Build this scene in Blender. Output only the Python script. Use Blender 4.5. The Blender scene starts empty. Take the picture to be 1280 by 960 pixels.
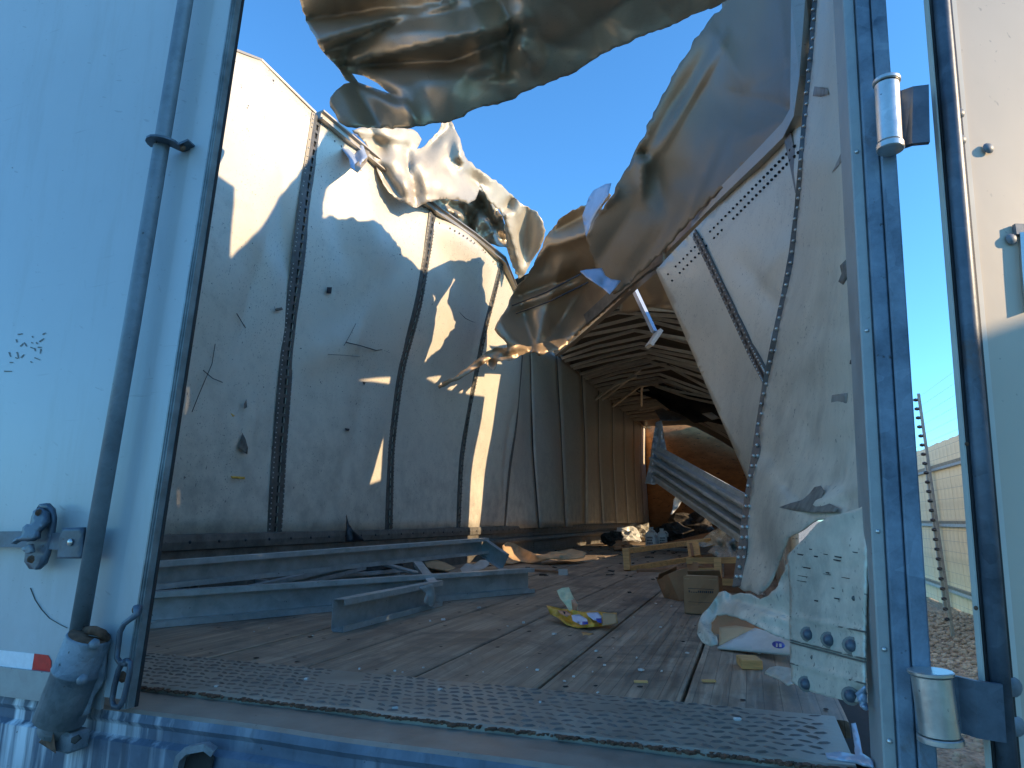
import bpy, math, random
import numpy as np
from mathutils import Vector, Matrix, noise as mn
from mathutils.geometry import delaunay_2d_cdt
random.seed(7)
R = math.radians
sc = bpy.context.scene
COL = sc.collection

# ------------------------------------------------------------------ camera
EYE = Vector((0.0, 0.0, 0.355))          # 0.355 m above the trailer floor (z = 0), trailer runs along +y
PITCH, YAW, FPX = R(12.0), R(20.0), 800.0
cd = bpy.data.cameras.new('camera'); cam = bpy.data.objects.new('camera', cd); COL.objects.link(cam)
cam.location = EYE; cam.rotation_euler = (R(90) + PITCH, 0, YAW)
cd.sensor_width = 36; cd.lens = FPX / 1280 * 36; cd.clip_start = 0.02; cd.clip_end = 3000
sc.camera = cam
# ------------------------------------------------------------------ world and sun
SUN_EL, SUN_AZ = R(20.5), R(4.0)         # azimuth measured from +x towards +y
SDIR = Vector((math.cos(SUN_EL) * math.cos(SUN_AZ), math.cos(SUN_EL) * math.sin(SUN_AZ), math.sin(SUN_EL)))
w = bpy.data.worlds.new('World'); sc.world = w; w.use_nodes = True
wn = w.node_tree; wn.nodes.clear()
sky = wn.nodes.new('ShaderNodeTexSky'); sky.sky_type = 'NISHITA'; sky.sun_disc = False
sky.sun_elevation = SUN_EL; sky.sun_rotation = R(90) - SUN_AZ
sky.air_density = 1.0; sky.dust_density = 0.45; sky.ozone_density = 2.5; sky.altitude = 600
bg = wn.nodes.new('ShaderNodeBackground'); bg.inputs['Strength'].default_value = 0.13
wo = wn.nodes.new('ShaderNodeOutputWorld')
tint = wn.nodes.new('ShaderNodeMix'); tint.data_type = 'RGBA'; tint.blend_type = 'MULTIPLY'; tint.inputs[0].default_value = 1
tint.inputs[7].default_value = (.34, .67, .87, 1)
wn.links.new(sky.outputs[0], tint.inputs[6]); wn.links.new(tint.outputs[2], bg.inputs[0]); wn.links.new(bg.outputs[0], wo.inputs[0])
sd = bpy.data.lights.new('sun', 'SUN'); so = bpy.data.objects.new('sun', sd); COL.objects.link(so)
sd.energy = 2.0; sd.angle = R(0.5); sd.color = (1.0, 0.74, 0.45)
so.rotation_euler = SDIR.to_track_quat('Z', 'Y').to_euler(); so.location = (20, 0, 12)
sc.view_settings.view_transform = 'Standard'; sc.view_settings.look = 'None'
sc.view_settings.gamma = 1; sc.view_settings.exposure = 1.82; sc.view_settings.use_curve_mapping = False

# ------------------------------------------------------------------ picture point -> place in the trailer
cF = Vector((-math.sin(YAW) * math.cos(PITCH), math.cos(YAW) * math.cos(PITCH), math.sin(PITCH)))
cR = Vector((math.cos(YAW), math.sin(YAW), 0)); cU = cR.cross(cF)
def ray(px, py): return cF + cR * ((px - 640) / FPX) + cU * ((480 - py) / FPX)
def P(px, py, d):                        # on the cross-section of the trailer at distance d
    r = ray(px, py); return EYE + r * (d / r.y)
def G(px, py, z=0.0):                    # on the level z
    r = ray(px, py); return EYE + r * ((z - EYE.z) / r.z)
def proj(v):
    q = v - EYE; f = q.dot(cF)
    return (640 + FPX * q.dot(cR) / f, 480 - FPX * q.dot(cU) / f)

# ------------------------------------------------------------------ materials
class Mat:
    def __init__(s, name):
        s.m = bpy.data.materials.new(name); s.m.use_nodes = True
        s.nt = s.m.node_tree; s.b = s.nt.nodes['Principled BSDF']
        s.tc = s.nt.nodes.new('ShaderNodeTexCoord').outputs['Object']
    def L(s, a, b): s.nt.links.new(a, b)
    def vec(s, scale, rot=(0, 0, 0)):
        n = s.nt.nodes.new('ShaderNodeMapping'); n.inputs['Scale'].default_value = scale
        n.inputs['Rotation'].default_value = rot; s.L(s.tc, n.inputs[0]); return n.outputs[0]
    def noise(s, sc_=5, det=4, rough=.55, dist=0, v=None):
        n = s.nt.nodes.new('ShaderNodeTexNoise'); n.inputs['Scale'].default_value = sc_
        n.inputs['Detail'].default_value = det; n.inputs['Roughness'].default_value = rough
        n.inputs['Distortion'].default_value = dist; s.L(v or s.tc, n.inputs['Vector']); return n.outputs['Fac']
    def voro(s, sc_=5, v=None, feat='F1', out='Distance'):
        n = s.nt.nodes.new('ShaderNodeTexVoronoi'); n.feature = feat; n.inputs['Scale'].default_value = sc_
        s.L(v or s.tc, n.inputs['Vector']); return n.outputs[out]
    def ramp(s, f, a, b, lo=0, hi=1):
        n = s.nt.nodes.new('ShaderNodeMapRange'); n.inputs[1].default_value = a; n.inputs[2].default_value = b
        n.inputs[3].default_value = lo; n.inputs[4].default_value = hi; s.L(f, n.inputs[0]); return n.outputs[0]
    def cramp(s, f, stops):
        n = s.nt.nodes.new('ShaderNodeValToRGB'); s.L(f, n.inputs[0]); e = n.color_ramp.elements
        while len(e) > 2: e.remove(e[-1])
        for i, (p, c) in enumerate(stops):
            if i > 1: e.new(p)
            e[i].position = p; e[i].color = (*c, 1)
        return n.outputs[0]
    def mix(s, f, a, b):
        n = s.nt.nodes.new('ShaderNodeMix'); n.data_type = 'RGBA'
        if hasattr(f, 'links'): s.L(f, n.inputs[0])
        else: n.inputs[0].default_value = f
        for i, c in ((6, a), (7, b)):
            if hasattr(c, 'links'): s.L(c, n.inputs[i])
            else: n.inputs[i].default_value = (*c, 1)
        return n.outputs[2]
    def math(s, op, a, b=0.0):
        n = s.nt.nodes.new('ShaderNodeMath'); n.operation = op
        for i, c in ((0, a), (1, b)):
            if hasattr(c, 'links'): s.L(c, n.inputs[i])
            else: n.inputs[i].default_value = c
        return n.outputs[0]
    def bump(s, h, strength=.3, dist=.002):
        n = s.nt.nodes.new('ShaderNodeBump'); n.inputs['Strength'].default_value = strength
        n.inputs['Distance'].default_value = dist; s.L(h, n.inputs['Height']); s.L(n.outputs[0], s.b.inputs['Normal'])
    def z(s):
        n = s.nt.nodes.new('ShaderNodeSeparateXYZ'); s.L(s.tc, n.inputs[0]); return n.outputs[2]
    def out(s, base, rough=.5, metal=0.0, **kw):
        for k, c in (('Base Color', base), ('Roughness', rough), ('Metallic', metal), *kw.items()):
            i = s.b.inputs[k]
            if hasattr(c, 'links'): s.L(c, i)
            elif k == 'Base Color': i.default_value = (*c, 1)
            else: i.default_value = c
        return s.m
def plain(name, c, rough=.6, metal=0, var=.25, sc_=30, **kw):
    m = Mat(name); f = m.noise(sc_, 4)
    a = tuple(x * (1 - var) for x in c); b = tuple(min(1, x * (1 + var)) for x in c)
    m.bump(f, .25, .002)
    return m.out(m.cramp(f, [(.3, a), (.7, b)]), rough, metal, **kw)

def scratches(m, n=3, th=.70):
    """thin worn lines in several directions, returned as a 0..1 mask"""
    acc = None
    for k in range(n):
        v = m.vec((1, 1, 1), (R(13 + 47 * k), R(25 + 31 * k), R(10 + 61 * k)))
        mp = m.nt.nodes.new('ShaderNodeMapping'); mp.inputs['Scale'].default_value = (110, 110, 3.0); m.L(v, mp.inputs[0])
        f = m.noise(1, 2, .5, 0, mp.outputs[0]); f = m.ramp(f, th, th + .05)
        g = m.ramp(m.noise(2.1 + k, 2, .5, 0, m.vec((1, 1, 1), (k, 2 * k, 1))), .5, .62)
        f = m.math('MULTIPLY', f, g)
        acc = f if acc is None else m.math('MAXIMUM', acc, f)
    return acc

def mk_white():
    m = Mat('white_door_paint')
    f = m.noise(1.7, 5, .6); g = m.noise(14, 6, .7, 0, m.vec((1, 1, .12)))
    base = m.cramp(f, [(.25, (.40, .43, .44)), (.75, (.48, .51, .52))])
    base = m.mix(m.math('MULTIPLY', m.ramp(g, .52, .78), .40), base, (.32, .31, .28))
    spots = m.math('MULTIPLY', m.ramp(m.noise(60, 2), .74, .78), m.ramp(m.noise(3, 2), .52, .6))
    base = m.mix(spots, base, (.2, .2, .2))
    base = m.mix(m.math('MULTIPLY', scratches(m, 4, .69), .5), base, (.25, .25, .26))
    low = m.math('MULTIPLY', m.ramp(m.z(), .35, .0), m.ramp(m.noise(9, 5), .35, .7))
    base = m.mix(m.math('MULTIPLY', low, .5), base, (.25, .24, .22))
    m.bump(m.noise(40, 3), .08, .002)
    return m.out(base, .34)
def mk_wall(name, c=(.80, .74, .62), dark=.0):
    m = Mat(name)
    f = m.noise(1.1, 6, .62, .4)
    base = m.cramp(f, [(.28, tuple(x * .84 for x in c)), (.72, c)])
    smear = m.ramp(m.noise(5, 7, .7, .3, m.vec((.6, .35, 1))), .56, .78)
    base = m.mix(m.math('MULTIPLY', smear, .40), base, tuple(x * .5 for x in c))
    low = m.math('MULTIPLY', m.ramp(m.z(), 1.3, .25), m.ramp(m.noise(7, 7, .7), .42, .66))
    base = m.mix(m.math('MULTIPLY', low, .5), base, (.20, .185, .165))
    base = m.mix(m.math('MULTIPLY', scratches(m, 5, .67), .75), base, (.12, .115, .11))
    sp = m.math('MULTIPLY', m.ramp(m.noise(38, 3, .6), .69, .72), m.ramp(m.noise(2.2, 3), .5, .58))
    base = m.mix(sp, base, (.09, .085, .08))
    gr = m.math('MULTIPLY', m.ramp(m.noise(13, 8, .8, .2), .50, .68), m.ramp(m.noise(1.7, 4, .6), .35, .6))
    base = m.mix(m.math('MULTIPLY', gr, .30), base, tuple(x * .42 for x in c))
    sp2 = m.ramp(m.noise(90, 1, .5), .75, .78)
    base = m.mix(m.math('MULTIPLY', sp2, .7), base, (.12, .11, .1))
    m.bump(m.math('ADD', m.noise(3, 4), m.math('MULTIPLY', m.noise(25, 4), .3)), .22, .012)
    return m.out(base, m.ramp(f, .3, .7, .30, .5), .12)
def mk_alu(name, c, metal=.55, rough=.36):
    m = Mat(name)
    f = m.noise(2.3, 6, .62, .6); br = m.noise(3, 3, .5, 0, m.vec((6, 90, 90)))
    base = m.cramp(f, [(.25, tuple(x * .72 for x in c)), (.75, c)])
    base = m.mix(m.math('MULTIPLY', m.ramp(br, .45, .75), .16), base, tuple(x * .45 for x in c))
    stain = m.math('MULTIPLY', m.ramp(m.noise(6, 8, .75, 1.0), .55, .75), .35)
    base = m.mix(stain, base, (c[0] * .45, c[1] * .38, c[2] * .28))
    base = m.mix(m.math('MULTIPLY', scratches(m, 3, .70), .5), base, (.09, .085, .08))
    m.bump(m.math('ADD', m.noise(4, 3), m.math('MULTIPLY', m.noise(1, 3, .5, 0, m.vec((8, 60, 60))), .2)), .25, .005)
    return m.out(base, m.ramp(f, .3, .7, rough - .06, rough + .1), metal)
def mk_galv(name, a, b, metal=.45, rough=.45, sc_=22, rust=.0, streak=0, vw=.12):
    m = Mat(name)
    v = m.voro(sc_, None, 'F1', 'Color'); bw = m.nt.nodes.new('ShaderNodeRGBToBW'); m.L(v, bw.inputs[0])
    f = m.math('ADD', m.math('MULTIPLY', bw.outputs[0], vw), m.math('MULTIPLY', m.noise(11, 7, .7, .1), 1 - vw))
    base = m.cramp(f, [(.3, a), (.68, b)])
    if streak:
        s_ = m.noise(1, 5, .6, .2, m.vec((17, 17, 1.1))); k = m.ramp(m.noise(1.6, 3), .42, .6)
        base = m.mix(m.math('MULTIPLY', m.math('MULTIPLY', m.ramp(s_, .47, .6), k), streak), base, (.74, .78, .82))
        s2 = m.noise(1, 4, .6, .3, m.vec((31, 31, 1.5)))
        base = m.mix(m.math('MULTIPLY', m.ramp(s2, .56, .66), .55), base, (.05, .06, .08))
    if rust:
        r_ = m.math('MULTIPLY', m.ramp(m.noise(9, 8, .7, .6), .60, .72), rust)
        base = m.mix(r_, base, (.10, .055, .035))
        base = m.mix(m.ramp(m.noise(70, 3), .70, .76), base, (.045, .04, .04))
    m.bump(m.noise(60, 5), .25, .0015)
    return m.out(base, m.ramp(f, .3, .7, rough - .05, rough + .12), metal)
def mk_floor():
    m = Mat('worn_oak_boards')
    fine = m.noise(1, 8, .65, .8, m.vec((42, 2.2, 42))); mid = m.noise(1, 5, .6, .5, m.vec((9, 1.0, 9)))
    base = m.cramp(fine, [(.3, (.17, .125, .085)), (.55, (.40, .30, .21)), (.75, (.60, .47, .34))])
    base = m.mix(m.ramp(mid, .45, .7, 0, .5), base, (.15, .12, .095))
    st = m.ramp(m.noise(3.2, 7, .75, .6), .47, .66, 0, .75); base = m.mix(st, base, (.07, .06, .052))
    pale = m.ramp(m.noise(2.1, 6, .7, .6, m.vec((1, .8, 1), (0, 0, 2))), .52, .75, 0, .5); base = m.mix(pale, base, (.46, .41, .33))
    # laminated staves about 32 mm wide
    br = m.nt.nodes.new('ShaderNodeTexBrick'); br.inputs['Scale'].default_value = 1
    br.inputs['Brick Width'].default_value = .9; br.inputs['Row Height'].default_value = .0335
    br.inputs['Mortar Size'].default_value = .0009; br.inputs['Mortar Smooth'].default_value = .3
    br.inputs['Color1'].default_value = (.86, .86, .86, 1); br.inputs['Color2'].default_value = (1.1, 1.08, 1.05, 1)
    br.inputs['Mortar'].default_value = (.45, .43, .4, 1)
    m.L(m.vec((1, 1, 1), (0, 0, R(90))), br.inputs['Vector'])
    mx = m.nt.nodes.new('ShaderNodeMix'); mx.data_type = 'RGBA'; mx.blend_type = 'MULTIPLY'; mx.inputs[0].default_value = .85
    m.L(base, mx.inputs[6]); m.L(br.outputs[0], mx.inputs[7])
    m.bump(m.math('ADD', fine, m.math('MULTIPLY', br.outputs['Fac'], -.5)), .5, .0025)
    return m.out(mx.outputs[2], m.ramp(fine, .3, .7, .45, .72))
def mk_ply():
    m = Mat('orange_plywood'); f = m.noise(2, 6, .6, .5, m.vec((2.2, 2.2, 5)))
    base = m.cramp(f, [(.3, (.42, .17, .05)), (.7, (.70, .31, .10))])
    fl = m.noise(1, 4, .7, .4, m.vec((9, 9, 26))); base = m.mix(m.ramp(fl, .60, .67), base, (.05, .03, .02))
    base = m.mix(m.ramp(m.z(), .9, .1, 0, .6), base, (.09, .045, .03))
    return m.out(base, .6)
def mk_gravel():
    m = Mat('gravel'); v = m.voro(26); n_ = m.noise(3, 6, .6)
    base = m.cramp(m.math('ADD', m.math('MULTIPLY', v, .7), m.math('MULTIPLY', n_, .4)),
                   [(.2, (.16, .135, .10)), (.5, (.33, .28, .21)), (.85, (.50, .44, .34))])
    m.bump(v, .9, .03); return m.out(base, .9)
def mk_card(name, c):
    m = Mat(name); f = m.noise(6, 5, .6); l = m.noise(1, 2, .5, 0, m.vec((150, 6, 6)))
    base = m.cramp(f, [(.3, tuple(x * .7 for x in c)), (.7, c)])
    base = m.mix(m.ramp(m.noise(4, 6, .7, .5), .55, .75, 0, .5), base, tuple(x * .45 for x in c))
    m.bump(l, .2, .001); return m.out(base, .85)
def mk_wood(name, c):
    m = Mat(name); f = m.noise(1, 6, .6, .6, m.vec((6, 40, 60)))
    m.bump(f, .4, .002)
    return m.out(m.cramp(f, [(.3, tuple(x * .55 for x in c)), (.7, c)]), .75)
def mk_film():
    m = Mat('clear_plastic_film'); f = m.noise(30, 4)
    m.bump(m.noise(18, 5, .6, 1), .6, .01)
    return m.out(m.cramp(f, [(.3, (.42, .40, .34)), (.7, (.68, .65, .56))]), .2, 0, Alpha=.72)

WHITE = mk_white()
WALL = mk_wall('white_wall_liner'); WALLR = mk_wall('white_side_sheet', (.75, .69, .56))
SKIN = mk_alu('bare_roof_skin', (.56, .49, .39), .2, .42)
SKIN_D = mk_alu('dull_roof_skin', (.58, .48, .35), .4, .34)
SKIN_M = mk_alu('shaded_olive_roof_skin', (.24, .17, .10), .15, .42)  # darker copy of the roof skin, shade put into its colour
ROOFU = mk_alu('shaded_roof_skin_underside', (.09, .078, .06), .2, .5)  # near-black copy, the shade between the bows put into its colour
SKIN_B = mk_alu('tan_roof_skin', (.50, .36, .23), .5, .38)
RAIL = mk_alu('rail_aluminium', (.42, .38, .32), .6, .4)
BOWM = mk_galv('galvanised_bow', (.62, .58, .50), (.82, .78, .68), .4, .42, 30)
GALV = mk_galv('dark_galvanised', (.035, .045, .06), (.13, .16, .20), .25, .42, 40, .7)
ROD = mk_galv('rod_galvanised', (.12, .145, .165), (.22, .255, .28), .3, .5, 90, .25)
CASTM = mk_galv('cast_galvanised', (.07, .085, .10), (.30, .33, .36), .2, .5, 60, .8)
POST = mk_galv('post_galvanised', (.045, .07, .105), (.24, .31, .38), .12, .55, 34, .7)
BEAMM = mk_galv('beam_galvanised', (.30, .36, .37), (.56, .62, .64), .45, .38, 14, .12)
FLANGE = mk_galv('grey_flange', (.26, .27, .27), (.38, .39, .38), .35, .5, 40, .2)
BUMP = mk_galv('streaked_bumper', (.05, .075, .11), (.13, .17, .23), .08, .6, 26, .45, .95)
STRIPM = mk_galv('slotted_post_steel', (.055, .053, .05), (.18, .175, .16), .4, .45, 40, .5)
KICK = mk_galv('dirty_kick_steel', (.09, .085, .075), (.26, .24, .21), .35, .5, 22, .5)
BARE = mk_galv('bright_hinge_steel', (.42, .40, .38), (.70, .68, .64), .85, .28, 60, .25)
DARK = plain('dark_void', (.018, .017, .016), .8)
BLACKR = plain('black_rubber', (.030, .030, .033), .42, 0, .4, 12)
SEAL = plain('worn_door_edge', (.22, .25, .26), .4, .3, .35, 20)
CREAM = plain('cream_door_edge', (.62, .58, .50), .5, 0, .1, 8)
OAK = mk_floor()
TREAD = mk_galv('tread_steel', (.22, .19, .15), (.38, .335, .265), .15, .42, 16, .35)
TBAR = plain('dirt_and_shade_tread_bar', (.13, .115, .10), .5, .2, .4, 40)  # dark base holds both dirt and the shade on the bars
LIP = mk_galv('worn_sill_steel', (.20, .18, .15), (.34, .31, .26), .35, .42, 12, .25)
RUST = plain('rusty_steel', (.11, .055, .03), .85, 0, .6, 60)
PLY = mk_ply(); GRAV = mk_gravel()
CARD = mk_card('brown_cardboard', (.46, .23, .11)); CARDT = mk_card('tan_cardboard', (.66, .43, .23))
CARDW = mk_card('white_cardboard', (.66, .64, .58))
PINE = mk_wood('pine_wood', (.82, .44, .16)); PINED = mk_wood('brown_wood', (.40, .20, .10))
FILM = mk_film()
RED = plain('red_reflector', (.62, .012, .014), .3, 0, .12, 80)
TAPEW = plain('white_reflector', (.78, .80, .82), .3, 0, .06, 80)
FENCE = plain('cream_fence_board', (.78, .68, .46), .8, 0, .12, 4)
FPOST = plain('grey_fence_steel', (.30, .30, .27), .55, .3, .2, 14)
YEL = plain('yellow_wrapper', (.85, .44, .05), .3, 0, .25, 25); PINK = plain('salmon_print', (.75, .33, .2), .35, 0, .2, 30)
LILAC = plain('pale_print', (.66, .66, .80), .35, 0, .12, 40); BLUE = plain('blue_print', (.03, .07, .42), .4, 0, .2, 40)
PALEY = plain('pale_yellow_print', (.68, .68, .42), .4, 0, .15, 30)
PLAST = plain('white_plastic', (.68, .68, .64), .35, 0, .1, 15); INK = plain('black_ink', (.03, .03, .035), .7)
SKYP = plain('sky_tinted_metal', (.42, .50, .62), .4, .3, .12, 9)  # pale blue base stands for sky reflected on the skin flaps
CHIP = plain('white_chip', (.60, .60, .57), .7); TANC = plain('scuffed_primer', (.27, .24, .21), .7, 0, .35, 18)
DRUB = plain('dark_rubbish', (.06, .05, .04), .85, 0, .6, 30); STONE = plain('pale_stone', (.40, .35, .27), .9, 0, .35, 3)
BROWNP = plain('bare_brown_patch', (.20, .17, .14), .8, 0, .4, 26)

# ------------------------------------------------------------------ mesh helpers
def empty(name, loc, label, cat, group=None):
    o = bpy.data.objects.new(name, None); COL.objects.link(o); o.location = loc; o.empty_display_size = .1
    o['label'] = label; o['category'] = cat
    if group: o['group'] = group
    return o
class MB:
    def __init__(s): s.v = []; s.f = []; s.sm = []; s.mi = []
    def add(s, vs, fs, smooth=False, mi=0):
        o = len(s.v); s.v += [tuple(x) for x in vs]; s.f += [tuple(i + o for i in f) for f in fs]
        s.sm += [smooth] * len(fs); s.mi += [mi] * len(fs); return s
    def box(s, c, size, rot=None, bev=0.0, mi=0):
        hx, hy, hz = (a / 2 for a in size); b = min(bev, hx * .8, hy * .8, hz * .8); vs = []; fs = []
        if b <= 0:
            vs = [Vector((x * hx, y * hy, z * hz)) for x in (-1, 1) for y in (-1, 1) for z in (-1, 1)]
            fs = [(0, 1, 3, 2), (4, 6, 7, 5), (0, 4, 5, 1), (2, 3, 7, 6), (0, 2, 6, 4), (1, 5, 7, 3)]
        else:
            idx = {}
            for x in (-1, 1):
                for y in (-1, 1):
                    for z in (-1, 1):
                        for a in range(3):
                            p = [x * (hx - b), y * (hy - b), z * (hz - b)]; p[a] = (x, y, z)[a] * (hx, hy, hz)[a]
                            idx[(x, y, z, a)] = len(vs); vs.append(Vector(p))
            for a in range(3):
                b1, b2 = (a + 1) % 3, (a + 2) % 3
                for sgn in (-1, 1):
                    q = []
                    for u_, w_ in ((-1, -1), (1, -1), (1, 1), (-1, 1)):
                        k = [0, 0, 0]; k[a] = sgn; k[b1] = u_; k[b2] = w_; q.append(idx[(*k, a)])
                    fs.append(tuple(q if sgn > 0 else q[::-1]))
                for u_ in (-1, 1):
                    for w_ in (-1, 1):
                        k0 = [0, 0, 0]; k1 = [0, 0, 0]; k0[a] = -1; k1[a] = 1
                        k0[b1] = k1[b1] = u_; k0[b2] = k1[b2] = w_
                        fs.append((idx[(*k0, b1)], idx[(*k1, b1)], idx[(*k1, b2)], idx[(*k0, b2)]))
            for x in (-1, 1):
                for y in (-1, 1):
                    for z in (-1, 1): fs.append(tuple(idx[(x, y, z, a)] for a in range(3)))
        M = (rot or Matrix.Identity(3)); c = Vector(c)
        return s.add([M @ v + c for v in vs], fs, False, mi)
    def sweep(s, pts, prof, up=(0, 0, 1), closed=True, smooth=False, caps=True, mi=0, scales=None):
        pts = [Vector(p) for p in pts]; up = Vector(up); vs = []; n = len(prof)
        for i, p in enumerate(pts):
            t = (pts[min(i + 1, len(pts) - 1)] - pts[max(i - 1, 0)]).normalized()
            sd_ = t.cross(up)
            if sd_.length < 1e-4: sd_ = t.cross(Vector((1, 0, 0)))
            sd_.normalize(); uu = sd_.cross(t).normalized(); k = scales[i] if scales else 1
            for a, b in prof: vs.append(p + sd_ * a * k + uu * b * k)
        fs = []
        for i in range(len(pts) - 1):
            for j in range(n if closed else n - 1):
                a = i * n + j; b = i * n + (j + 1) % n; fs.append((a, b, b + n, a + n))
        if closed and caps: fs.append(tuple(range(n))[::-1]); fs.append(tuple(range((len(pts) - 1) * n, len(pts) * n)))
        return s.add(vs, fs, smooth, mi)
    def tube(s, pts, r, n=12, up=(0, 0, 1), scales=None, mi=0):
        return s.sweep(pts, circ(r, n), up, True, True, True, mi, scales)
    def dome(s, p, nrm, r, h=None, n=8, mi=0):
        p = Vector(p); nrm = Vector(nrm).normalized(); h = h or r * .6
        a = nrm.orthogonal().normalized(); b = nrm.cross(a); vs = []
        for rr, hh in ((r, 0), (r * .75, h * .65)):
            for k in range(n):
                t = 2 * math.pi * k / n; vs.append(p + (a * math.cos(t) + b * math.sin(t)) * rr + nrm * hh)
        vs.append(p + nrm * h)
        fs = [(k, (k + 1) % n, n + (k + 1) % n, n + k) for k in range(n)] + [(n + k, n + (k + 1) % n, 2 * n) for k in range(n)]
        return s.add(vs, fs, True, mi)
    def build(s, name, mat, parent=None, label=None, kind=None, solid=0, off=0):
        me = bpy.data.meshes.new(name); me.from_pydata(s.v, [], s.f); me.update()
        for m_ in (mat if isinstance(mat, (list, tuple)) else [mat]): me.materials.append(m_)
        me.polygons.foreach_set('use_smooth', s.sm); me.polygons.foreach_set('material_index', s.mi)
        o = bpy.data.objects.new(name, me); COL.objects.link(o)
        if parent:
            o.parent = parent; o.matrix_parent_inverse = Matrix.Translation(wl(parent)).inverted()
        if label: o['label'] = label
        if kind: o['kind'] = kind
        if solid:
            md = o.modifiers.new('thickness', 'SOLIDIFY'); md.thickness = solid; md.offset = off
        return o
def wl(o):
    v = Vector((0, 0, 0))
    if o.type == 'EMPTY': return o.location.copy()
    return v
def circ(r, n=12): return [(r * math.cos(2 * math.pi * k / n), r * math.sin(2 * math.pi * k / n)) for k in range(n)]
def rect(w_, h_): return [(-w_ / 2, -h_ / 2), (w_ / 2, -h_ / 2), (w_ / 2, h_ / 2), (-w_ / 2, h_ / 2)]
def tag(o, label, cat, group=None):
    o['label'] = label; o['category'] = cat
    if group: o['group'] = group
    return o
def struct(o): o['kind'] = 'structure'; return o

def rbf(ctrl):
    c = np.array(ctrl, float); X = c[:, :2] / 100; n = len(X)
    r = np.linalg.norm(X[:, None] - X[None], axis=2); K = np.where(r > 0, r * r * np.log(r + 1e-9), 0) + np.eye(n) * .02
    Pm = np.hstack([np.ones((n, 1)), X]); A = np.block([[K, Pm], [Pm.T, np.zeros((3, 3))]])
    sol = np.linalg.lstsq(A, np.concatenate([c[:, 2], np.zeros(3)]), rcond=None)[0]
    def f(x, y):
        q = np.array([x, y]) / 100; rr = np.linalg.norm(X - q, axis=1)
        k = np.where(rr > 0, rr * rr * np.log(rr + 1e-9), 0)
        return float(k @ sol[:n] + sol[n] + sol[n + 1] * q[0] + sol[n + 2] * q[1])
    return f
def seg_dist(x, y, a, b):
    ax, ay = a; bx, by = b; dx, dy = bx - ax, by - ay; L2 = dx * dx + dy * dy
    t = ((x - ax) * dx + (y - ay) * dy) / L2; tc = min(1, max(0, t))
    return math.hypot(x - ax - tc * dx, y - ay - tc * dy), tc, ((x - ax) * dy - (y - ay) * dx)
def inside(x, y, poly):
    r = False; j = len(poly) - 1
    for i in range(len(poly)):
        xi, yi = poly[i]; xj, yj = poly[j]
        if (yi > y) != (yj > y) and x < (xj - xi) * (y - yi) / (yj - yi) + xi: r = not r
        j = i
    return r
def crumple(px, py, creases, dents, nz, seed=0):
    """metres of displacement at a picture point: sharp folds, cone dents, broad waves"""
    s_ = 0
    for c in creases:                     # (x0,y0,x1,y1,amp,width[,step])
        d_, t, side = seg_dist(px, py, c[:2], c[2:4]); wd = c[5]
        if d_ < wd:
            e = math.sin(math.pi * min(1, max(0, .08 + .84 * t))) ** .4
            k = (1 - d_ / wd)
            if len(c) > 6 and side < 0: k = k ** c[6]
            s_ += c[4] * e * k * (k if len(c) < 7 else 1)
    for (x, y, a, wd) in dents:
        d_ = math.hypot(px - x, py - y)
        if d_ < wd: s_ += a * (1 - d_ / wd) ** 2
    if nz:
        a, L = nz
        q1 = Vector((px / L, py / L, seed)); q2 = Vector((px / L * 1.25, py / L * 1.0, seed + 9)); q3 = Vector((px / L * 2.7, py / L * 2.2, seed + 31))
        s_ += a * .7 * mn.noise(q1)
        s_ += a * 1.15 * (mn.voronoi(q2, distance_metric='DISTANCE', exponent=2.5)[0][0] - .45)     # flat facets meeting in sharp kinks
        s_ += a * .40 * (mn.voronoi(q3, distance_metric='DISTANCE', exponent=2.5)[0][0] - .45)
        s_ -= a * .9 * abs(mn.noise(Vector((px / L * .9, py / L * .9, seed + 50))))
    return s_
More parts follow.
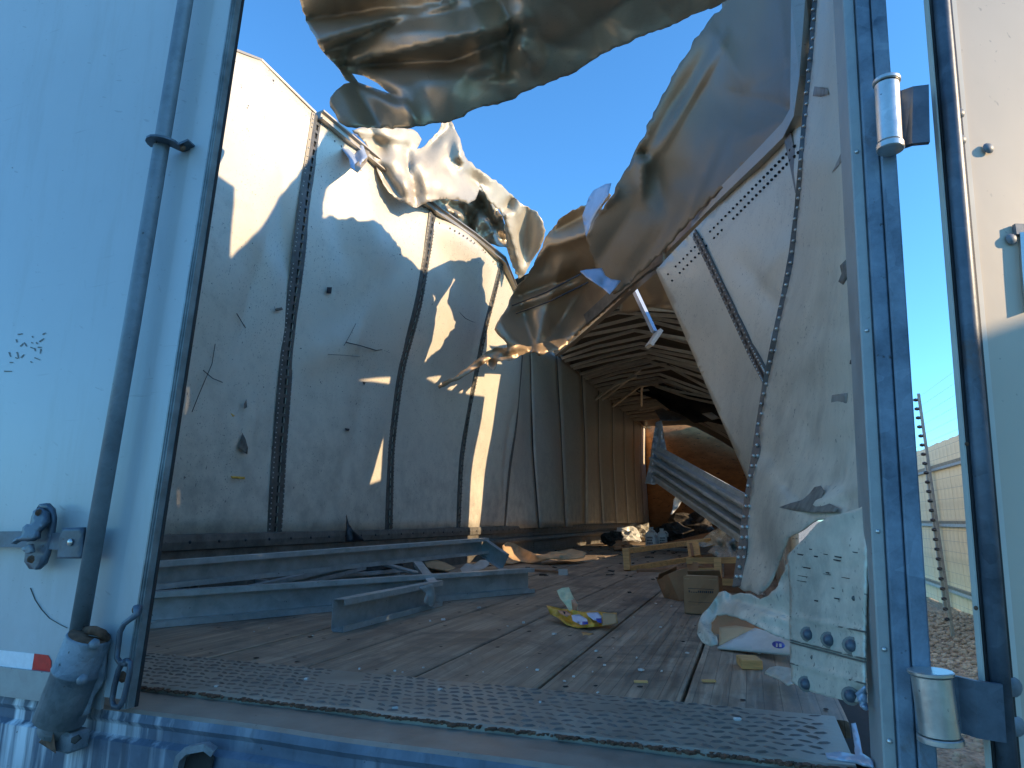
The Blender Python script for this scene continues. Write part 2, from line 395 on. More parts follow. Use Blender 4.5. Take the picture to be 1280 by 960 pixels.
def sheet(name, outline, ctrl, mat, parent=None, creases=(), dents=(), nz=None, step=7, thick=.003,
          label=None, hole=None, jag=0, kind=None, seed=0, off=0):
    """a thin torn sheet whose outline and depth are given at picture points; built in its real place with a thickness"""
    f = rbf(ctrl) if len(ctrl) > 2 else (lambda x, y: ctrl[0][2])
    rnd = random.Random(name + str(seed) + str(len(outline)))
    def dens(o_, jg):
        r_ = []
        for i, a in enumerate(o_):
            b = o_[(i + 1) % len(o_)]; L = math.hypot(b[0] - a[0], b[1] - a[1]); n = max(1, int(L / step))
            for k in range(n):
                t = k / n; jx = rnd.uniform(-jg, jg) if k else 0; jy = rnd.uniform(-jg, jg) if k else 0
                r_.append((a[0] + (b[0] - a[0]) * t + jx, a[1] + (b[1] - a[1]) * t + jy))
        return r_
    ol = dens(outline, jag); vs = [Vector(p) for p in ol]; n0 = len(vs)
    edges = [(i, (i + 1) % n0) for i in range(n0)]
    if hole:
        hl = dens(hole, 0); n1 = len(vs); vs += [Vector(p) for p in hl]
        edges += [(n1 + i, n1 + (i + 1) % len(hl)) for i in range(len(hl))]
    xs = [p[0] for p in ol]; ys = [p[1] for p in ol]; row = 0; y = min(ys)
    bd = list(ol)
    barr = np.array(bd)
    while y < max(ys):
        x = min(xs) + (step / 2 if row % 2 else 0)
        while x < max(xs):
            if inside(x, y, ol) and (not hole or not inside(x, y, hole)):
                if np.min((barr[:, 0] - x) ** 2 + (barr[:, 1] - y) ** 2) > (step * .45) ** 2: vs.append(Vector((x, y)))
            x += step
        y += step * .87; row += 1
    r_ = delaunay_2d_cdt(vs, edges, [], 0, 1e-4)
    v2, f2 = r_[0], r_[2]; keep = []
    for fc in f2:
        cx = sum(v2[i][0] for i in fc) / len(fc); cy = sum(v2[i][1] for i in fc) / len(fc)
        if inside(cx, cy, ol) and not (hole and inside(cx, cy, hole)): keep.append(tuple(fc))
    v3 = []
    for p in v2:
        d = max(.3, f(p[0], p[1]) + crumple(p[0], p[1], creases, dents, nz, seed)); v3.append(P(p[0], p[1], d))
    mb = MB(); mb.add(v3, keep, True)
    o = mb.build(name, mat, parent, label, kind, thick, off)
    return o

# ================================================================== THE WRECKED TRAILER
TR = empty('cargo_trailer', (-1.05, 1.0, -1.2), 'wrecked white box trailer seen through its open rear, roof torn open and walls buckled', 'trailer')
LEAN = .055                                # the rear frame is racked to the right
def L3(x, y, z): return Vector((x + LEAN * z, y, z))
XL, XR = -2.30, 0.145
# ---- floor boards
under = MB().box((-1.08, 8.6, -.10), (2.6, 14.5, .1)); under.build('floor_frame', DARK, TR)
bx0 = -.155 - .302 * 7
for k in range(8):
    x0 = bx0 + .302 * k; x1 = x0 + .302
    mb = MB(); n = 24
    ys = [1.392 + (16.0 - 1.392) * (i / n) ** 1.6 for i in range(n + 1)]
    vs = []; fs = []; rr = random.Random(k)
    dz = rr.uniform(-.0015, .0015)
    for i, y in enumerate(ys):
        j = rr.uniform(-.0008, .0008)
        for (x, z) in ((x0 + .0045, -.03), (x0 + .0045 + j, dz - .003), (x0 + .009 + j, dz), ((x0 + x1) / 2, dz + .001), (x1 - .009 + j, dz), (x1 - .0045 + j, dz - .003), (x1 - .0045, -.03)):
            vs.append((x, y, z))
    for i in range(n):
        for j in range(6): a = i * 7 + j; fs.append((a, a + 7, a + 8, a + 1))
    fs.append(tuple(range(7)))
    mb.add(vs, fs); mb.build('floor_board', OAK, TR)
# screws, rows over every cross member
mb = MB(); rr = random.Random(3)
for row in range(28):
    y = 1.47 + row * .305
    for k in range(8):
        for q in (.05, .11, .2, .255):
            if rr.random() < .5: continue
            x = bx0 + .302 * k + q + rr.uniform(-.012, .012); yy = y + rr.uniform(-.03, .03)
            a = rr.uniform(.003, .006); b = rr.uniform(.004, .011)
            mb.add([(x + a * 1.6 * math.cos(t * 1.0472) * rr.uniform(.7, 1.2), yy + b * math.sin(t * 1.0472) * rr.uniform(.7, 1.2), .0022) for t in range(6)], [(0, 1, 2, 3, 4, 5)])
mb.build('screw_head', DARK, TR, kind='stuff')
# ---- tread plate with raised bars
tp = MB(); nn = 60; vs = []; fs = []; rr = random.Random(5)
for i in range(nn + 1):
    x = XL + .02 + (XR - .045 - XL) * i / nn
    w1 = rr.uniform(-.003, .003)
    for y, z in ((1.128 + w1, -.012), (1.130 + w1, .001), (1.138 + w1, .0045), (1.395, .0045), (1.397, -.004)): vs.append((x, y, z))
for i in range(nn):
    for j in range(4): a = i * 5 + j; fs.append((a, a + 5, a + 6, a + 1))
tp.add(vs, fs); TP = tp.build('tread_plate', TREAD, TR)
tb = MB(); px_ = .027
for i in range(int(2.36 / px_)):
    for j in range(10):
        x = XL + .05 + i * px_ + (px_ / 2 if j % 2 else 0); y = 1.150 + j * .0262
        a = R(22) * (1 if (i + j) % 2 else -1) + rr.uniform(-.05, .05); c, s_ = math.cos(a), math.sin(a)
        wear = mn.noise(Vector((x * 5, y * 9, 4)))
        if rr.random() < .03 or wear > .42: continue
        h = .0028 * rr.uniform(.6, 1.1) * (1 - max(0, wear) * 1.6); l, wv = .0125, .0042
        q = [(-l, 0, 0), (-l * .4, -wv, 0), (l * .4, -wv, 0), (l, 0, 0), (l * .4, wv, 0), (-l * .4, wv, 0), (-l * .5, 0, h), (l * .5, 0, h)]
        tb.add([(x + u_ * c - v_ * s_, y + u_ * s_ + v_ * c, .0045 + z_) for u_, v_, z_ in q],
               [(0, 1, 6), (1, 2, 7, 6), (2, 3, 7), (3, 4, 7), (4, 5, 6, 7), (5, 0, 6)])
tb.build('tread_bar', TBAR, TP, kind='stuff')
# dirt packed in the joint in front of the plate
db = MB()
for k in range(1100):
    x = rr.uniform(XL, .12); y = 1.126 + rr.gauss(0, .004); r0 = rr.uniform(.0015, .004)
    db.box((x, y, .0 + r0 * .3), (r0 * 2.4, r0 * 1.6, r0), Matrix.Rotation(rr.uniform(0, 3), 3, 'Z'))
db.build('packed_dirt', RUST, TR, kind='stuff')
# ---- sill and bumper face
sl = MB(); prof = [(1.122, -.006), (1.06, -.002), (1.008, -.001), (1.0, -.006), (.997, -.020), (1.004, -.030), (1.004, -.048), (.992, -.056), (.992, -.42), (1.2, -.42), (1.2, -.05), (1.122, -.05)]
nn = 40; vs = []; fs = []
for i in range(nn + 1):
    x = -2.5 + 2.95 * i / nn; wv = .0025 * mn.noise(Vector((x * 4, 0, 0)))
    for j, (y, z) in enumerate(prof): vs.append((x, y + wv * (2 if j > 6 else 1), z + wv))
m_ = len(prof)
mats = []
for i in range(nn):
    for j in range(m_ - 1): a = i * m_ + j; fs.append((a, a + 1, a + 1 + m_, a + m_)); mats.append(0 if j < 3 else 1)
sl.add(vs, fs); sl.mi = mats; sl.build('rear_sill', [LIP, BUMP], TR, label='streaked blue grey rear sill with a flat worn top lip')
# recess of a lamp under the sill
LB = P(248, 948, .99)
mb = MB().sweep([P(222, 962, .975), P(226, 946, .972), P(236, 937, .970), P(258, 933, .972), P(268, 940, .978)], rect(.012, .014), (0, -1, 0)); lr = mb.build('lamp_housing', CASTM, TR)
sheet('lamp_socket', [(224, 975), (228, 950), (238, 940), (260, 938), (268, 946), (262, 975)], [(0, 0, .986)], DARK, lr, thick=.002)
# ---- bent side rail of the left wall
def sec(d, pl): return [P(x, y, d) for x, y in pl]
STR = [
 (1.0, [Vector((XL, 1, .28)), Vector((XL, 1, 1.5)), Vector((XL + .02, 1, 2.5))]),
 (2.0, [Vector((XL, 2, .28)), Vector((XL, 2, 1.5)), Vector((XL, 2, 2.62))]),
 (2.36, [Vector((XL, 2.36, .28)), Vector((XL, 2.36, 1.5)), Vector((XL, 2.36, 2.765))]),
 (2.75, sec(2.75, [(343, 658), (349, 560), (360, 430), (372, 330), (383, 240), (397, 147)])),
 (3.86, sec(3.86, [(485, 662), (487, 560), (500, 460), (522, 385), (533, 320), (541, 264)])),
 (4.99, sec(4.99, [(572, 662), (576, 570), (590, 490), (606, 410), (618, 365), (627, 327)])),
 (6.09, sec(6.09, [(630, 662), (636, 590), (645, 530), (650, 470), (655, 402)])),
 (7.06, sec(7.06, [(673, 660), (665, 560), (662, 445), (659, 405)])),
 (8.25, sec(8.25, [(706, 658), (700, 530), (695, 441)])),
 (9.45, [Vector((XL, 9.45, .28)), Vector((XL + .03, 9.45, 1.5)), Vector((XL, 9.45, 2.58))]),
]
for d in (10.65, 11.85, 13.05, 14.25, 15.2, 16.0):
    STR.append((d, [Vector((XL, d, .28)), Vector((XL - .03, d, 1.5)), Vector((XL, d, 2.6))]))
NZ = 26
def col(pl):
    """resample a strip to NZ+1 even heights from .27 to its top"""
    zs = [p.z for p in pl]; xs = [p.x for p in pl]; zt = zs[-1]; r_ = []
    # smooth x(z)
    for i in range(NZ + 1):
        z = .27 + (zt - .27) * i / NZ
        r_.append((float(np.interp(z, zs, xs)), z))
    for _ in range(3):
        r_ = [r_[0]] + [((r_[i - 1][0] + 2 * r_[i][0] + r_[i + 1][0]) / 4, r_[i][1]) for i in range(1, NZ)] + [r_[-1]]
    return r_
COLS = [(d, col(pl)) for d, pl in STR]
WCR = [(232, 562, 285, 552, -.020, 11, 3), (285, 552, 330, 518, -.022, 11, 3), (378, 452, 432, 430, -.035, 26, 3), (432, 430, 498, 442, -.02, 18, 3),
       (430, 430, 470, 360, -.02, 30), (300, 420, 335, 300, .03, 34), (300, 250, 340, 340, -.03, 36), (405, 215, 430, 330, .035, 34), (440, 190, 470, 320, -.035, 30),
       (540, 300, 590, 380, .035, 26), (555, 280, 610, 330, -.04, 24), (360, 330, 350, 230, .02, 20), (505, 330, 420, 400, .02, 40), (455, 470, 420, 620, .012, 30),
       (640, 520, 632, 640, .05, 12)]
def wall_pt(k, s_, j):
    n = len(COLS); a, b = COLS[k], COLS[k + 1]; p0 = COLS[max(0, k - 1)]; p3 = COLS[min(n - 1, k + 2)]
    def cr(v0, v1, v2, v3, t): return .5 * (2 * v1 + (v2 - v0) * t + (2 * v0 - 5 * v1 + 4 * v2 - v3) * t * t + (3 * v1 - v0 - 3 * v2 + v3) * t ** 3)
    lin = lambda u_, v_: u_ + (v_ - u_) * s_
    x = .5 * cr(p0[1][j][0], a[1][j][0], b[1][j][0], p3[1][j][0], s_) + .5 * lin(a[1][j][0], b[1][j][0])
    z = .3 * cr(p0[1][j][1], a[1][j][1], b[1][j][1], p3[1][j][1], s_) + .7 * lin(a[1][j][1], b[1][j][1])
    d = a[0] + (b[0] - a[0]) * s_; return Vector((x, d, z))
def wall_full(k, s_, j, off=0):
    v = wall_pt(k, s_, j); h = j / NZ; edge = 1 if k < 2 else (min(1, (1 - s_) * 8) if k == 2 else min(1, min(s_, 1 - s_) * 8))
    if v.y < 8.5:
        q = proj(v); c = crumple(q[0], q[1], WCR, [], None) * edge
        bul = .035 * math.sin(math.pi * s_) * math.sin(math.pi * min(1, h * 1.1)) * (0 if k < 3 else (1 if k % 2 else -.6))
        nzv = .030 * mn.noise(Vector((v.y * 1.3, v.z * 1.6, 3))) * edge * (0.4 + h)
        v.x += -c + bul + nzv
    v.x += off; return v
for seg in [[0, 1, 2]] + [[k] for k in range(3, len(COLS) - 1)]:
    mb = MB(); vs = []; fs = []; rv = MB()
    for k in seg:
        Lk = COLS[k + 1][0] - COLS[k][0]; ns = 34 if 2 <= k < 6 else (12 if k < 8 else 5)
        a0 = .012 if k > 2 else 0; b0 = .012 if k >= 2 else 0
        for i in range(ns + 1):
            if k in (1, 2) and i == 0: continue
            s_ = (a0 + (Lk - a0 - b0) * i / ns) / Lk
            for j in range(NZ + 1): vs.append(wall_full(k, s_, j))
        if k < 6:
            for i in range(int(Lk / .055)):
                s_ = (i + .5) * .055 / Lk
                for j in (25.3, 24.6):
                    if random.random() < .12: continue
                    v0 = wall_full(k, s_, 25); v1 = wall_full(k, s_, 24); v = v0 + (v0 - v1) * (j - 25); v.x += .001
                    rv.dome(v, (1, -.15, 0), .0085, .005, 6)
    for i in range(len(vs) // (NZ + 1) - 1):
        for j in range(NZ): a = i * (NZ + 1) + j; fs.append((a, a + 1, a + NZ + 2, a + NZ + 1))
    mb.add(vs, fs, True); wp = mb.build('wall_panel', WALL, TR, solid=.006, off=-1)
    if rv.v: rv.build('rivets', STRIPM, wp, kind='stuff')
# slotted wall posts
for k in range(3, len(COLS)):
    d, cl = COLS[k]
    near = k <= 6; mb = MB(); wid = (.115, .105, .085, .045, .05, .035)[k - 3] if k < 9 else .038
    if k < 6:
        n = 46 if k < 5 else 40; back = MB(); vs = []; fs = []; xs_ = [-wid / 2, -wid * .34, -wid * .10, wid * .10, wid * .34, wid / 2]
        def pt(h, off):
            jj = h * NZ; j0 = min(NZ - 1, int(jj)); f_ = jj - j0; a = cl[j0]; b = cl[j0 + 1]
            return a[0] + (b[0] - a[0]) * f_ + off, a[1] + (b[1] - a[1]) * f_
        rows = n * 3
        for i in range(rows + 1):
            x, z = pt(i / rows, .010)
            for j, yy in enumerate(xs_): vs.append((x + (-.006 if j in (0, 5) else 0), d + yy, z))
        for i in range(rows):
            for j in range(5):
                if j == 2 and i % 3 != 0 : continue
                a = i * 6 + j; fs.append((a, a + 1, a + 7, a + 6))
        mb.add(vs, fs); wpst = mb.build('wall_post', STRIPM, TR, solid=.002)
        vs = []
        for i in range(rows // 3 + 1):
            x, z = pt(i / (rows // 3), .001); vs += [(x, d - wid * .3, z), (x, d + wid * .3, z)]
        back.add(vs, [(2 * i, 2 * i + 1, 2 * i + 3, 2 * i + 2) for i in range(rows // 3)]); back.build('slot_backing', DARK, wpst)
        rv = MB()
        for i in range(n * 2):
            x, z = pt((i + .5) / (n * 2), .010)
            for yy in (-wid * .40, wid * .40):
                if random.random() < .1: continue
                rv.dome((x, d + yy, z), (1, 0, 0), .0045, .0035, 6)
        rv.build('rivets', BARE if k == 3 else STRIPM, wpst, kind='stuff')
    else:
        pts = [Vector((x + .004, d, z)) for x, z in cl]
        mb.sweep(pts, rect(wid, .008), (1, 0, 0)); mb.build('wall_post', KICK if k in (6,) else BLACKR, TR)
# backing behind panel gaps
mb = MB(); vs = []
for k in range(len(COLS) - 1):
    for s_ in (0, .25, .5, .75):
        for j in (0, 9, 18, NZ): v = wall_pt(k, s_, j); vs.append(v + Vector((-.07, 0, 0)))
nC = len(vs) // 4
mb.add(vs, [(i * 4 + j, i * 4 + j + 1, i * 4 + j + 5, i * 4 + j + 4) for i in range(nC - 1) for j in range(3)], True)
mb.build('outer_side_sheet', WALLR, TR, solid=.003)
# top rail of the left wall
pts = []
for k in range(3, len(COLS)):
    x, z = COLS[k][1][NZ]; pts.append(Vector((x + .012, COLS[k][0], z + .012)))
    if k + 1 < len(COLS):
        v = wall_pt(k, .5, NZ); pts.append(v + Vector((.012, 0, .012)))
pr = [(-.035, -.03), (.03, -.03), (.03, -.02), (.012, -.016), (.012, .012), (.03, .02), (.03, .03), (-.035, .03)]
MB().sweep(pts, pr).build('top_rail', RAIL, TR)
x0, z0 = COLS[3][1][NZ]; pts = [Vector((XL + .03, 1.0, 2.52)), Vector((XL, 2.0, 2.63)), wall_pt(1, .5, NZ), Vector((XL, 2.36, 2.772)), Vector((x0, 2.72, z0 + .008))]
MB().sweep(pts, rect(.03, .012)).build('top_rail', RAIL, TR, label='sprung and curled end of the left top rail')
# kick rails along the left wall foot
yr = [1.0, 1.6, 2.2, 2.8, 3.4, 4.0, 4.8, 5.6, 6.4, 8, 12, 16]
def wob(y, s_): return .006 * mn.noise(Vector((y * 1.4, s_, 0)))
MB().sweep([Vector((XL + .012 + wob(y, 1), y, .262)) for y in yr], [(-.012, -.04), (.012, -.032), (.016, .0), (.012, .03), (-.012, .035)]).build('scuff_rail', KICK, TR)
MB().sweep([Vector((XL + .03 + wob(y, 2), y, .155 + wob(y, 3))) for y in yr], [(-.02, -.035), (.012, -.03), (.024, -.008), (.018, .02), (-.02, .03)]).build('scuff_rail', KICK, TR)
kb = MB().box((XL - .005, 8.5, .11), (.02, 15, .24)); kbo = kb.build('kick_board', KICK, TR)
rb = MB()
for i in range(9): rb.box((XL + .009, 11.5, .03 + i * .024), (.008, 9.0, .010))
rb.build('kick_rib', KICK, kbo)
rv = MB()
for i in range(70): rv.dome((XL + .029, 1.2 + i * .165, .262), (1, 0, .1), .008, .005, 6)
rv.build('rivets', BLACKR, kbo, kind='stuff')

# ---- far part of the right wall, front wall, roof bows and roof skin
def rwall(y0, y1, zt, lab=None, zb=0.0, xo=0.0):
    vs = []; fs = []; n = max(3, int((y1 - y0) / .6)); rr = random.Random(int(y0 * 10))
    for i in range(n + 1):
        y = y0 + (y1 - y0) * i / n; t = zt + rr.uniform(-.06, .06) * (zt < 2.55)
        for j in range(9): vs.append((XR + xo + .02 * mn.noise(Vector((y, j * .5, 1))), y, zb + (t - zb) * j / 8))
    fs = [(i * 9 + j, i * 9 + j + 1, i * 9 + j + 10, i * 9 + j + 9) for i in range(n) for j in range(8)]
    return MB().add(vs, fs, True).build('wall_panel', WALL, TR, lab, solid=.02, off=1)
rwall(2.33, 3.0, .95); rwall(3.0, 3.9, 1.5, 'unseen lower middle part of the right wall, added to stop sun leaks'); rwall(3.9, 5.36, 2.30, 'crushed middle part of the right wall'); rwall(5.60, 16.0, .55, 'foot of the far right wall below the added sun gap'); rwall(5.60, 15.0, 2.6, 'far right wall above the added sun gap', .95); rwall(15.0, 16.0, 2.6); rwall(6.8, 9.4, .945, None, .56)  # unseen: low near pieces stop sun leaks, long gap added to let sun in
rwall(1.78, 2.30, 2.9, 'unseen outer sheet beside the nearest right wall, added to shade the left wall', 1.45, .28)  # unseen sheet added to set where sun ends on the left wall
vs = []; fs = []
for i in range(13):
    x = XL - .06 + (XR + .06 - XL) * i / 12; zt = 2.72 - .04 * abs(mn.noise(Vector((x * 3, 0, 0))))
    for j in range(7): vs.append((x, 16.0 + .03 * mn.noise(Vector((x, j, 2))), zt * j / 6))
fs = [(i * 7 + j, i * 7 + j + 1, i * 7 + j + 8, i * 7 + j + 7) for i in range(12) for j in range(6)]
MB().add(vs, fs, True).build('front_wall', PLY, TR, 'orange brown plywood front wall with dark flecks', solid=.02, off=1)
rr = random.Random(11); y = 6.0; nb = 0
while y < 14.4:
    zc = 2.80 - .03 * (y - 6) + rr.uniform(-.03, .03); zr = max(1.75, 2.66 - .15 * (y - 6)); zl = 2.52; xk = -1.15 + rr.uniform(-.18, .18)
    tilt = rr.uniform(-.10, .10)
    pts = [Vector((XL + .03, y - tilt, zl)), Vector((XL + .5, y - tilt * .5, zl + (zc - zl) * .55)), Vector((xk, y, zc)), Vector((xk + .03, y, zc + .004)), Vector((-.5, y + tilt * .4, zc + (zr - zc) * .48 + rr.uniform(-.03, .01))), Vector((XR, y + tilt, zr))]
    MB().sweep(pts, [(-.016, -.020), (.016, -.020), (.016, -.012), (.006, -.010), (.006, .020), (-.016, .020)]).build('roof_bow', BOWM, TR)
    y += .235 + rr.uniform(-.04, .04); nb += 1
vs = []; ny = 40; nx = 12
for i in range(ny + 1):
    y = 5.7 + 10.05 * i / ny
    for j in range(nx + 1):
        t = j / nx; x = XL + (XR - XL) * t; z = 2.60 + .26 * math.sin(math.pi * min(1, t * 1.05)) ** .8 + .03 * mn.noise(Vector((x * 2, y * 1.5, 0)))
        z -= .03 * max(0, y - 6) * math.sin(math.pi * t) + min(.9, .15 * max(0, y - 6)) * max(0, (t - .45) / .55) ** 1.2; vs.append((x, y, z))
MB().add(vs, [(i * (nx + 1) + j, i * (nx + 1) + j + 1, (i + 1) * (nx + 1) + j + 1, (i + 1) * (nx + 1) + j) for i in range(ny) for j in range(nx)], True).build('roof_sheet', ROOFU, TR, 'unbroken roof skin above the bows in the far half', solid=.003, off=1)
# last bows fallen and tangled
for k, (a, b, c) in enumerate([((739, 503, 10.6), (768, 482, 9.6), (795, 470, 9.2)), ((752, 500, 11), (778, 480, 10), (800, 462, 9.4)), ((766, 508, 11.4), (800, 482, 10.5), (822, 480, 10)), ((802, 507, 11.4), (802, 488, 11), (803, 482, 10.8)), ((812, 480, 10.5), (850, 490, 10), (905, 500, 9.3)), ((820, 483, 11), (860, 497, 10.4), (912, 508, 9.6)), ((790, 498, 12), (830, 506, 11.5), (880, 503, 11)), ((800, 512, 12.5), (850, 500, 12), (890, 515, 11))]):
    MB().sweep([P(*a), P(*b), P(*c)], rect(.035, .035)).build('roof_bow', BOWM, TR, 'fallen roof bow tangled at the front' if k < 4 else None)
sheet('roof_sheet', [(783, 482), (815, 480), (850, 487), (893, 497), (912, 512), (903, 531), (885, 527), (868, 529), (852, 518), (838, 513), (820, 499), (800, 492)],
      [(783, 482, 11), (912, 512, 9.5), (868, 529, 10.5), (850, 490, 11)], DARK, TR, [(800, 485, 880, 520, .3, 14)], nz=(.25, 25), step=5, label='black torn roof lining hanging over the front wall')
sheet('roof_sheet', [(818, 513), (828, 510), (835, 514), (850, 514), (858, 524), (845, 526), (826, 526)], [(818, 513, 12), (858, 524, 11.5), (830, 526, 11.2)], SKYP, TR, [(820, 518, 856, 522, -.2, 5)], nz=(.1, 8), step=3, label='small bright bent strip of roof skin above the plywood')
sheet('roof_sheet', [(877, 517), (889, 515), (900, 523), (890, 525)], [(0, 0, 9.6)], SKIN, TR, nz=(.08, 8), step=3, label='small cream torn flap at the front')

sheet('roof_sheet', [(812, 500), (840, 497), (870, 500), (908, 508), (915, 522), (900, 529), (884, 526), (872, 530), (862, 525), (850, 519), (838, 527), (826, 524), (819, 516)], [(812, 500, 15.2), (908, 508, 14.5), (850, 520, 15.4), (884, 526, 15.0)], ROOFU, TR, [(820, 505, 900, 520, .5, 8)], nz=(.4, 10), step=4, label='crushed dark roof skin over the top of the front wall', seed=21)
# ---- torn roof skin
US = [(372, -60), (373, -5), (378, 14), (386, 32), (400, 60), (412, 74), (425, 88), (432, 100), (438, 103), (430, 105), (420, 113), (413, 122), (412, 128), (416, 138), (424, 153), (434, 159), (470, 160), (510, 161), (525, 158), (541, 154),
      (556, 154), (567, 150), (580, 146), (590, 138), (604, 133), (622, 131), (640, 125), (652, 116), (668, 110), (684, 104), (700, 97), (716, 92), (740, 76), (757, 66), (780, 56), (800, 46), (832, 35), (860, 22), (900, 6), (935, -20), (990, -200), (760, -270), (500, -270), (380, -200)]
sheet('roof_sheet', US, [(375, 0, 1.88), (433, 100, 2.10), (415, 140, 2.10), (550, 155, 2.15), (640, 125, 2.15), (780, 55, 2.0), (900, 5, 1.9), (450, 60, 2.1), (640, 40, 1.92), (560, -20, 1.85), (375, -200, 1.45), (700, -270, 1.2), (980, -200, 1.3)], SKIN_D, TR,
      [(445, 82, 560, 78, .14, 40, 4), (440, 76, 640, 32, -.13, 34, 3), (560, 78, 650, 40, .08, 34), (380, 25, 520, 8, .09, 30, 3), (395, 55, 560, 5, -.07, 24, 3), (405, 66, 600, -20, .06, 22), (437, 60, 425, 95, .05, 20), (640, 34, 616, -20, .10, 34, 2), (641, 36, 655, 70, -.10, 30, 3), (641, 36, 625, 105, .10, 46), (655, 50, 720, 60, .05, 60), (440, 105, 470, 155, .05, 26, 3), (500, 118, 520, 158, -.05, 30), (436, 92, 500, 125, .06, 16, 3), (590, 100, 640, 90, .04, 30), (800, -10, 700, 60, .05, 60, 2)],
      [(641, 36, .12, 16), (628, 100, -.06, 40)], (.040, 105), step=5, thick=.0015, hole=[(440, 92), (455, 95), (472, 104), (487, 117), (470, 111), (448, 103)], jag=1.3, label='dark crumpled sheet of torn roof skin hanging across the opening', seed=2)
MSo = [(905, -15), (903, 10), (889, 22), (880, 36), (866, 52), (860, 66), (849, 80), (838, 102), (828, 118), (820, 136), (808, 157), (806, 170), (797, 182), (789, 200), (775, 225), (764, 246), (750, 264), (742, 280), (733, 297), (740, 320), (748, 342), (757, 360), (768, 368), (790, 352), (815, 328), (840, 303), (870, 269), (900, 238), (940, 198), (972, 168), (992, 149), (999, 142), (1003, 80), (1003, 0), (1003, -40), (962, -60), (935, -150), (905, -150)]
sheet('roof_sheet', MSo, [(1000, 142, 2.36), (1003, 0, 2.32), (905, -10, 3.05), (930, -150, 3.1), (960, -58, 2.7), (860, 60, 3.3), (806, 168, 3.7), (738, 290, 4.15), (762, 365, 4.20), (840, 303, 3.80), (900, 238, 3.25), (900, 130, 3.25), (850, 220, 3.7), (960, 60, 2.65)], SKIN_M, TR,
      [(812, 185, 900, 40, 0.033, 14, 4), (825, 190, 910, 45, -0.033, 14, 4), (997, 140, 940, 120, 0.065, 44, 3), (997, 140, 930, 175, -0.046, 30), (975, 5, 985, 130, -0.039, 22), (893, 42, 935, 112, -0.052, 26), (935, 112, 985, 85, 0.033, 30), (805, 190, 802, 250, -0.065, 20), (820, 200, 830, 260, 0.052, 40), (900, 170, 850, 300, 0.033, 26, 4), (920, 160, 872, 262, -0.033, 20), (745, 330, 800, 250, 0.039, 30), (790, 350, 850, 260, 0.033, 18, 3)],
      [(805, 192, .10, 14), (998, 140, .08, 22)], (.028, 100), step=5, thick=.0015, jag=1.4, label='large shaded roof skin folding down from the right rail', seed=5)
BSo = [(757, 232), (747, 238), (738, 245), (736, 255), (726, 257), (712, 265), (700, 273), (690, 287), (682, 296), (676, 312), (668, 328), (655, 350), (642, 364), (634, 384), (622, 402), (618, 412), (625, 421), (633, 429), (634, 434), (618, 435), (605, 443), (590, 455), (570, 470), (547, 482), (549, 486), (575, 474), (600, 458), (607, 452), (612, 461), (618, 463), (622, 452), (640, 450), (655, 443), (668, 440), (674, 445), (684, 440), (700, 438), (720, 420), (745, 398), (772, 375), (800, 352), (822, 334), (812, 322), (780, 330), (750, 318), (745, 292), (752, 262), (764, 244)]
sheet('roof_sheet', BSo, [(757, 240, 4.25), (682, 296, 4.7), (620, 410, 4.55), (547, 484, 4.35), (610, 445, 4.5), (672, 443, 4.75), (700, 438, 5.0), (820, 332, 4.30), (760, 310, 4.35), (710, 350, 5.0), (640, 400, 4.75)], SKIN_B, TR,
      [(660, 440, 622, 400, -.16, 26, 3), (668, 440, 650, 370, .16, 30, 3), (668, 440, 700, 330, -.12, 34), (672, 442, 760, 320, .12, 30, 3), (690, 290, 750, 262, .14, 22, 3), (695, 305, 740, 290, -.14, 18), (640, 372, 720, 345, .07, 14), (640, 385, 728, 352, -.07, 14), (700, 436, 800, 340, -.08, 16, 3), (612, 446, 665, 441, .10, 12, 3), (600, 452, 650, 436, -.08, 9), (730, 250, 755, 262, .1, 14), (655, 345, 690, 300, -.08, 16)],
      [(614, 452, .1, 12), (672, 440, -.15, 14)], (.045, 60), step=4, thick=.0015, jag=1.2, label='tan roof skin hanging to a pointed torn strip before the left wall', seed=8)
sheet('roof_sheet', [(725, 339), (733, 337), (745, 336), (752, 335), (757, 345), (764, 349), (776, 351), (770, 359), (762, 368), (753, 360), (741, 352), (733, 347)], [(725, 339, 4.05), (776, 351, 3.98), (760, 368, 3.9)], SKYP, TR, [(760, 345, 752, 362, .05, 10)], nz=(.03, 20), step=4, label='small flap of skin coloured pale blue as if reflecting the sky')
sheet('roof_sheet', [(736, 247), (742, 238), (757, 230), (764, 229), (760, 245), (748, 262), (738, 280), (733, 297), (728, 270)], [(736, 247, 4.3), (764, 229, 3.9), (733, 297, 4.15)], SKYP, TR, nz=(.04, 20), step=4, label='thin blue grey folded edge at the crest of the skin')
for a, b in (((640, 382, 4.55), (727, 342, 4.5)), ((645, 392, 4.6), (735, 353, 4.45))):
    A = P(*a); B = P(*b); MB().tube([A, (A + B) / 2 + Vector((0, 0, -.02)), B], .006, 6).build('roof_seam', BLACKR, TR)
